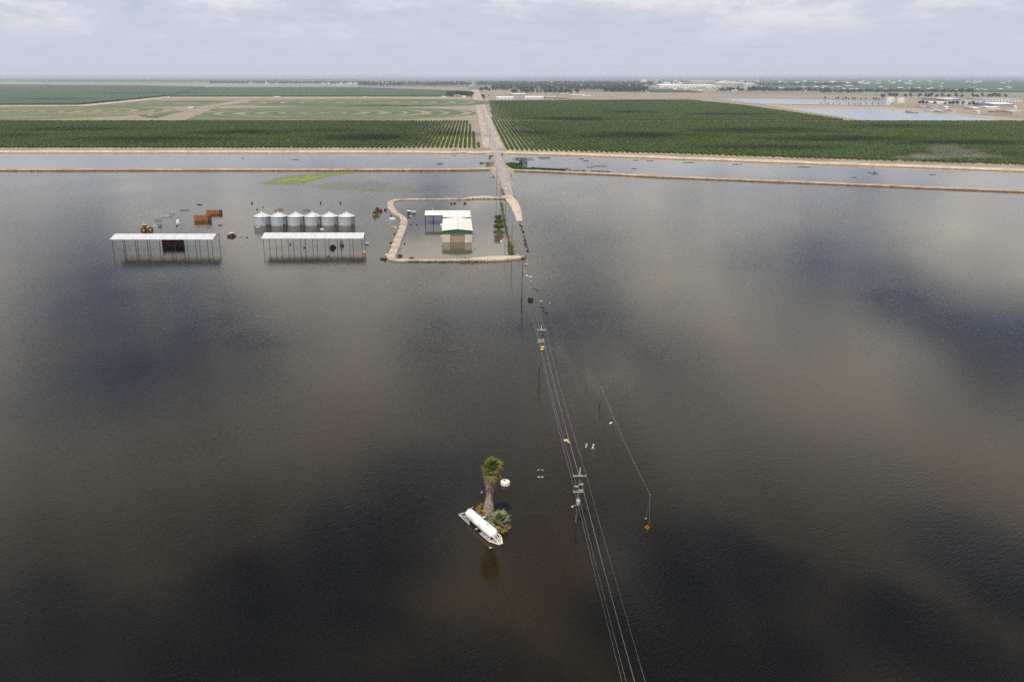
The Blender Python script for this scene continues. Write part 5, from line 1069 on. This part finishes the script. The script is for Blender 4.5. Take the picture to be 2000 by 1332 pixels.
near = [(987, 195.6, 34, 4.5, 70, m_farw, m_farw, 'long white packing shed beside the road past the right orchard'), (1013, 187.5, 28, 3.0, 90, m_farg, m_farw, 'wide white roofed hall behind the long packing shed'), (1044, 194.5, 36, 4.2, 60, m_farw, m_farw, 'white packing shed right of the longest one'), (1075, 193, 20, 2.6, 50, m_farr, m_farc, 'low brown building right of the packing sheds'), (1096, 194.5, 22, 2.2, 40, m_farr, m_farr, 'row of reddish sheds at the orchard\'s back edge'), (1125, 195, 26, 2.0, 40, m_farr, m_farc, 'second row of reddish sheds at the orchard\'s back edge'), (1078, 184.6, 22, 2.2, 60, m_farg, m_farg, 'grey roofed hall behind the packing sheds'), (1100, 186, 18, 2.0, 60, m_farg, m_farc, 'low grey hall right of the grey roofed one'), (1130, 187.5, 30, 1.6, 60, m_farc, m_farw, 'flat pale pad building among the bare fields'), (1146, 189, 16, 1.4, 40, m_farw, m_farw, 'small white shed right of the pale pad building'),
        (893, 190.5, 14, 3.2, 30, m_farr, m_farg, 'brown farmhouse left of the road at the track'), (906, 191, 8, 2.2, 25, m_farw, m_farw, 'white outbuilding beside the brown farmhouse'), (867, 190.8, 9, 1.6, 25, m_farw, m_farw, 'small white shed left of the farmhouse'), (541, 191.2, 12, 1.6, 30, m_farw, m_farw, 'pale trailers at the start of the field track'), (712, 191, 6, 1.2, 20, m_farw, m_farw, 'tiny white shed midway along the field track'), (330, 192.2, 5, 1.2, 20, m_farw, m_farw, 'tiny white shed at the bend of the field track'), (112, 190.8, 12, 1.6, 30, m_farw, m_farw, 'white pump shed in the far left orchard'), (157, 189, 6, 1.4, 20, m_farw, m_farw, 'smaller white shed right of the pump shed'), (372, 212.5, 12, 2.0, 30, m_farw, m_farw, 'white sheds on the pale diagonal track'),
        (1345, 172.4, 110, 5.0, 300, m_farw, m_farw, 'very long white warehouse on the skyline right of centre'), (1302, 171, 30, 5.0, 200, m_farw, m_farw, 'white warehouse left end of the works'), (1372, 166, 44, 6.5, 250, m_farc, m_farc, 'tan factory block behind the very long warehouse'), (1425, 170, 52, 7.5, 250, m_farc, m_farw, 'pale factory block with tall bays at the works'), (1462, 170.5, 18, 6, 200, m_farc, m_farw, 'small tan block at the works\' right end'), (1258, 165, 10, 7.5, 80, m_farw, m_farw, 'white silo block in the town trees'), (1281, 166, 8, 9, 60, m_farc, m_farc, 'tan tower block beside the works'), (1436, 179.6, 14, 2.6, 60, m_farw, m_farw, 'white shed in front of the works'), (1612, 171.4, 9, 2, 80, m_farw, m_farw, 'white shed by the far right tree row'), (1660, 170, 14, 2, 80, m_farw, m_farw, 'white shed right of the far tree row'), (1640, 171.6, 10, 1.6, 60, m_farw, m_farw, 'low white shed between two others at far right'),
        (1986, 226, 18, 7, 60, m_farc, m_farc, 'cream block at the right edge by the works'), (1907, 216, 14, 4.5, 40, m_farc, m_farw, 'pale heap-like shed in the right-hand works'), (1912, 223.5, 5, 5, 20, m_farw, m_farw, 'small white tower right of the ponds'), (1849, 215, 5, 5, 18, m_farw, m_farw, 'small white tower beside the pond corner'), (1984, 214, 4, 5, 18, m_farw, m_farw, 'small white tower at the right edge'), (1960, 210, 40, 6, 90, m_farg, m_farw, 'long grey hall in the right-hand works'), (1905, 205, 60, 5, 120, m_farw, m_farg, 'long pale hall behind the dark pond trees'), (1840, 204.5, 40, 3.5, 80, m_farw, m_farw, 'low white hall left of the dark pond trees'), (1960, 200, 70, 5, 200, m_farw, m_farg, 'wide pale roofs at the back of the right-hand works'), (1870, 197.5, 50, 3.5, 150, m_farg, m_farw, 'pale hall behind the others in the works'), (1940, 214.5, 26, 4, 50, m_farw, m_farw, 'white shed with low roof in the right-hand works')]
for a in near: shed_far(*a)
for (u, v, lab) in ((1743, 200, 'left of two squat white storage tanks by the ponds'), (1764, 201.4, 'right of two squat white storage tanks by the ponds')):
    x, y = G(u, v, LAND); k = PPM(v, LAND); r_ = 8.6 / k; h_ = 8.5 / k; y += r_
    b = thing('storage_tank', lab, 'tank', (x, y, LAND), 0, 'white storage tanks'); mb = MB(); mb.lathe([(r_, 0), (r_, h_)], n=28); mb.build('shell', m_farw, b); mb = MB(); mb.lathe([(r_ + 0.3, h_), (0, h_ + r_ * 0.12)], n=28); mb.build('roof', m_farw, b)
for i in range(175):
    u = 1290 + rng.random() * 710
    v = [160.5 + rng.random() * 6, 172 + rng.random() * 8, 196 + rng.random() * 26][i % 3 if u > 1780 else i % 2]
    shed_far(u, v, 3 + 8 * rng.random(), 1.2 + 1.6 * rng.random(), 40, [m_farw, m_farc, m_farw, m_farg][i % 4], [m_farw, m_farw, m_farg, m_farc][i % 4], 'small pale shed among the far works and farms right of the road', 'far sheds right of the road', 'far_shed', 'shed')
# far trees
def far_tree_mesh(i, m):
    parts = []
    for q in range(6): parts.append(leaf_cloud(26, ((rng.random() - 0.5) * 5, (rng.random() - 0.5) * 5, 5 + rng.random() * 5.5), (2.6, 2.6, 2.4), 1.1, 0.4))
    V_, F_ = merge(parts); mb = MB(); mb.add(V_, F_.tolist(), 0); mb.tube((0, 0, -0.5), (0, 0, 6), 0.5, 0.3, 6, 1)
    me = bpy.data.meshes.new('far_tree'); me.from_pydata(mb.v, [], mb.f); me.materials.append(m); me.materials.append(m_bark); me.polygons.foreach_set('material_index', mb.m); me.update(); return me
m_ft = foliage('town_tree_leaves', (0.045, 0.06, 0.035), (0.028, 0.042, 0.026), scale=0.15, trans=0.1)
m_fe = foliage('bare_grove', (0.10, 0.085, 0.075), (0.06, 0.055, 0.05), scale=0.15, trans=0.1)
FT = [far_tree_mesh(i, m_ft) for i in range(3)]; FE = [far_tree_mesh(i, m_fe) for i in range(2)]
pats = []
def ftree(u, v, h_px, lab, group, ms):
    x, y = G(u, v, LAND); k = PPM(v, LAND); s_ = h_px / k / 11.5
    o = link('far_tree', ms[len(pats) % len(ms)], None, (x, y, LAND), rng.random() * 6); o.scale = (s_, s_, s_); tag(o, lab, 'tree', group); pats.append(o); return o
ftree(943, 196.5, 12, 'dark bushy tree right of the road beside the packing shed', None, FT)
ftree(954, 189.5, 3.5, 'small dark tree between the bushy tree and the packing sheds', None, FT)
for u, v, h in ((938.5, 181, 9), (943, 180.5, 9), (949, 180, 10), (956, 181, 8), (962, 178, 7)): ftree(u, v, h, 'tree in the dark clump where the road enters the town', 'trees at the town edge', FT)
for u in (1610, 1632, 1638, 1648, 1652, 1659, 1665, 1672, 1682, 1690, 1706, 1711, 1716): ftree(u + rng.normal(), 194.6 + (u - 1600) * 0.02, 4 + 2 * rng.random(), 'small dark tree on the far side of the upper pond', 'trees on the upper pond bank', FT)
for u in (1604, 1612, 1620, 1626, 1640, 1656, 1668, 1675, 1681, 1693, 1702, 1714, 1723, 1744): ftree(u + rng.normal(), 204.6 + (u - 1600) * 0.003, 3.2 + 1.2 * rng.random(), 'small dark tree on the dike between the two ponds', 'trees on the pond dike', FT)
for u in (1722, 1726, 1738, 1743, 1749, 1767, 1778, 1794, 1806, 1812, 1818, 1829, 1840, 1853, 1866, 1877, 1900, 1908, 1916, 1930, 1937, 1944, 1952, 1964): ftree(u + rng.normal(), 193 + rng.normal() * 0.5, 9 + 2.5 * rng.random(), 'bare-looking brownish tree in the grove behind the works', 'brownish grove behind the works', FE)
for u in (1795, 1803, 1810, 1826, 1845, 1853, 1860, 1868, 1880, 1892, 1901, 1911, 1918): ftree(u + rng.normal(), 206 + (u - 1795) * 0.018, 7 + 2.5 * rng.random(), 'dark green tree in front of the works\' pale halls', 'dark trees before the works', FT)
for u in (1463, 1469, 1474, 1479, 1484, 1490, 1496, 1441, 1258, 1264): ftree(u, 178.5, 8 + 2 * rng.random(), 'dark tree in the clump in front of the skyline works', 'clump before the skyline works', FT)
def scatter_trees(name, polys, h0, h1, label):
    polys = [(p, int(n * 2.6)) for p, n in polys]
    XX, YY, SS = [], [], []
    for pix, n in polys:
        u0, u1 = min(p[0] for p in pix), max(p[0] for p in pix); v0, v1 = min(p[1] for p in pix), max(p[1] for p in pix)
        c = 0
        for _ in range(n):
            u = u0 + rng.random() * (u1 - u0); v = v0 + rng.random() * (v1 - v0)
            x, y = G(u, v, LAND)
            if abs(x - road_x(y)) < 16: continue
            XX.append(x); YY.append(y); SS.append((h0 + rng.random() * (h1 - h0)) / 11.5)
    gn_scatter(name, np.array(XX), np.array(YY), np.full(len(XX), LAND), SS, [o for o in pats if o.data in FT][:3], label)
scatter_trees('town_trees', [([(700, 161), (930, 168.5)], 420), ([(410, 161), (720, 164.5)], 330), ([(930, 160.5), (1290, 168)], 800), ([(960, 168), (1260, 177)], 330), ([(1290, 160), (1480, 164)], 120), ([(1480, 164.5), (1680, 168.5)], 160), ([(1180, 176), (1260, 181)], 70), ([(1400, 178), (1620, 180)], 60), ([(1000, 181.5), (1130, 183.5)], 40), ([(870, 186.5), (925, 190)], 26), ([(1600, 181), (1900, 183)], 60), ([(1000, 153.5), (2000, 158)], 350), ([(0, 153.5), (900, 155)], 160)], 9, 22, 'town trees reading as one dark belt below the skyline')
for i in range(70):
    u = 480 + rng.random() * 800; v = 161.5 + rng.random() * 8 * (0.5 + 0.5 * (u > 900))
    shed_far(u, v, 2.5 + 4 * rng.random(), 1.2 + 0.9 * rng.random(), 25, [m_farw, m_farc, m_farw][i % 3], [m_farw, m_farg, m_farc][i % 3], 'tiny pale house roof among the town trees on the skyline', 'town houses on the skyline', 'town_house', 'house')

# ================================================================== AIR: unseen clouds overhead, placed and thickened for the shadows they cast, and haze
def vol_mat(name, col, dens, aniso=0.0):
    m = bpy.data.materials.new(name); m.use_nodes = True; nt = m.node_tree; nt.nodes.clear()
    o = nt.nodes.new('ShaderNodeOutputMaterial'); p = nt.nodes.new('ShaderNodeVolumePrincipled')
    p.inputs['Color'].default_value = (*col, 1); p.inputs['Density'].default_value = dens; p.inputs['Anisotropy'].default_value = aniso
    nt.links.new(p.outputs[0], o.inputs['Volume']); return m
CD = 0.12
def clouds(lst):
    mb = MB()
    for (u, v, ru, rv, od, rot) in lst:
        zb = 0 if v > 330 else LAND; ALT = 900.0 if v > 330 else 3000.0
        x, y = G(u, v, zb); rx = 1.3 * ru / PPM(v, zb); ry = 1.3 * (G(u, v - rv, zb)[1] - G(u, min(v + rv, 2400), zb)[1]) / 2
        od = od * 0.7 if zb else od * (1.4 if v > 1000 else 1.0)
        c = Vector((x, y, zb)) + sun_dir * (ALT / sun_dir.z); hz = od * 1.15 / CD / 2; nr, na = 14, 48; V = []; sd = u * 0.37 + v
        for s_ in (1, -1):
            for j in range(nr + 1):
                for i in range(na):
                    q = j / nr; a = 2 * math.pi * i / na
                    e = 1 + 0.30 * mnoise.noise(Vector((math.cos(a) * 1.3, math.sin(a) * 1.3, sd))) + 0.18 * mnoise.noise(Vector((math.cos(a) * 3.5, math.sin(a) * 3.5, sd + 9)))
                    px, py = q * e * math.cos(a), q * e * math.sin(a)
                    th = (1 - q * q) ** 2.3 * (0.75 + 0.7 * mnoise.noise(Vector((px * 2.2, py * 2.2, sd + 4))) + 0.35 * mnoise.noise(Vector((px * 6, py * 6, sd + 2))))
                    X_, Y_ = px * rx, py * ry
                    V.append((c.x + X_ * math.cos(rot) - Y_ * math.sin(rot), c.y + X_ * math.sin(rot) + Y_ * math.cos(rot), c.z + s_ * hz * max(0.0, th) + (0.001 * s_)))
        n = (nr + 1) * na; Fc = []
        for j in range(nr):
            for i in range(na):
                a, b_, c_, d_ = j * na + i, j * na + (i + 1) % na, (j + 1) * na + (i + 1) % na, (j + 1) * na + i
                Fc.append((a, d_, c_, b_)); Fc.append((n + a, n + b_, n + c_, n + d_))
        for i in range(na): j = nr; a, b_ = j * na + i, j * na + (i + 1) % na; Fc.append((a, n + a, n + b_, b_))
        mb.add(V, Fc, 0, True)
    return kind(mb.build('clouds', vol_mat('cloud', (1, 1, 1), CD, 0.3)), 'structure')
CL = [  # each cloud named by where its shadow falls in the photograph
    (1010, 612, 190, 50, 3.0, 0), (1260, 590, 170, 32, 1.2, 0), (130, 760, 250, 75, 3.0, 0), (420, 740, 120, 40, 1.2, 0), (510, 645, 80, 40, 1.4, 0), (30, 600, 130, 70, 1.4, 0),
    (810, 930, 130, 90, 2.4, 0.3), (720, 1040, 160, 110, 3.4, 0.2), (600, 1160, 230, 120, 3.4, 0), (400, 1240, 330, 100, 3.4, 0), (760, 1290, 260, 110, 3.6, 0), (60, 1210, 190, 90, 2.6, 0), (150, 1335, 300, 80, 3.4, 0), (1000, 1330, 160, 80, 2.6, 0),
    (1390, 1110, 190, 110, 3.8, 0), (1290, 1230, 160, 120, 3.4, 0), (1500, 1250, 200, 110, 3.4, 0), (1780, 1230, 170, 100, 3.2, 0), (1930, 1100, 150, 110, 3.0, 0), (1950, 1310, 120, 80, 3.0, 0), (1230, 1020, 90, 70, 1.2, 0),
    (1480, 515, 190, 38, 1.2, 0), (1270, 440, 150, 16, 1.0, 0), (1800, 480, 160, 26, 1.0, 0), (1900, 610, 140, 60, 1.2, 0),
    (300, 276, 160, 6.5, 3.0, 0), (480, 262, 110, 6, 3.0, 0), (150, 256, 130, 4.5, 2.6, 0), (720, 272, 120, 7, 3.0, 0), (640, 259, 90, 4, 1.8, 0), (880, 262, 60, 7, 2.4, 0), (40, 268, 60, 3, 2, 0),
    (1250, 268, 150, 9, 2.8, 0), (1480, 258, 160, 6, 3.0, 0), (1640, 275, 180, 6, 3.0, 0), (1850, 282, 140, 6, 3.0, 0), (1500, 292, 160, 5, 2.6, 0), (1120, 235, 90, 4, 2.2, 0), (1230, 221, 60, 3, 2.4, 0), (1420, 226, 90, 3, 2.4, 0), (1240, 198, 90, 2.0, 2.4, 0), (1750, 250, 150, 4, 2.2, 0), (1050, 262, 70, 6, 1.6, 0), (1900, 305, 120, 6, 2.4, 0),
    (760, 207, 120, 2.2, 2.2, 0), (300, 184, 130, 1.5, 1.6, 0), (90, 196, 110, 2.0, 1.8, 0)]
clouds(CL)
# dust raised by field work
m_dust = vol_mat('dust', (0.75, 0.68, 0.60), 0.012)
def dust(u, v, sx, sy, sz, label, sd):
    x, y = G(u, v, LAND); bm = bmesh.new(); bmesh.ops.create_icosphere(bm, subdivisions=4, radius=1.0)
    for q in bm.verts:
        k = 1 + 0.5 * mnoise.noise(q.co * 1.6 + Vector((sd, 0, 0))) + 0.3 * mnoise.noise(q.co * 4 + Vector((0, sd, 0)))
        q.co = Vector((x + q.co.x * sx * k, y + q.co.y * sy * k, LAND + 0.5 + max(0.0, (q.co.z + 0.35)) * sz * k))
    me = bpy.data.meshes.new('dust_cloud'); bm.to_mesh(me); bm.free(); me.materials.append(m_dust); kind(link('dust_cloud', me), 'stuff', label)
dust(1790, 316, 26, 8, 5, 'low dust drifting off the canal bank at right', 1.0); dust(1852, 314, 34, 10, 10, 'thicker dust over the orchard edge at right', 4.0); dust(1925, 314, 24, 8, 6, 'thin dust at the right end of the orchard edge', 7.0)
m_dust = vol_mat('far_dust', (0.75, 0.70, 0.64), 0.0011); dust(10, 164.5, 420, 200, 28, 'pale dust over the far left fields', 2.0); dust(66, 163.5, 90, 80, 62, 'dust plume rising on the far left horizon', 6.0)
hz_ = MB(); hz_.box((0, 29000, 46), (130000, 62000, 104)); kind(hz_.build('haze', vol_mat('haze_air', (0.66, 0.75, 0.89), 4.4e-5)), 'stuff', 'thin pale haze over the plain')
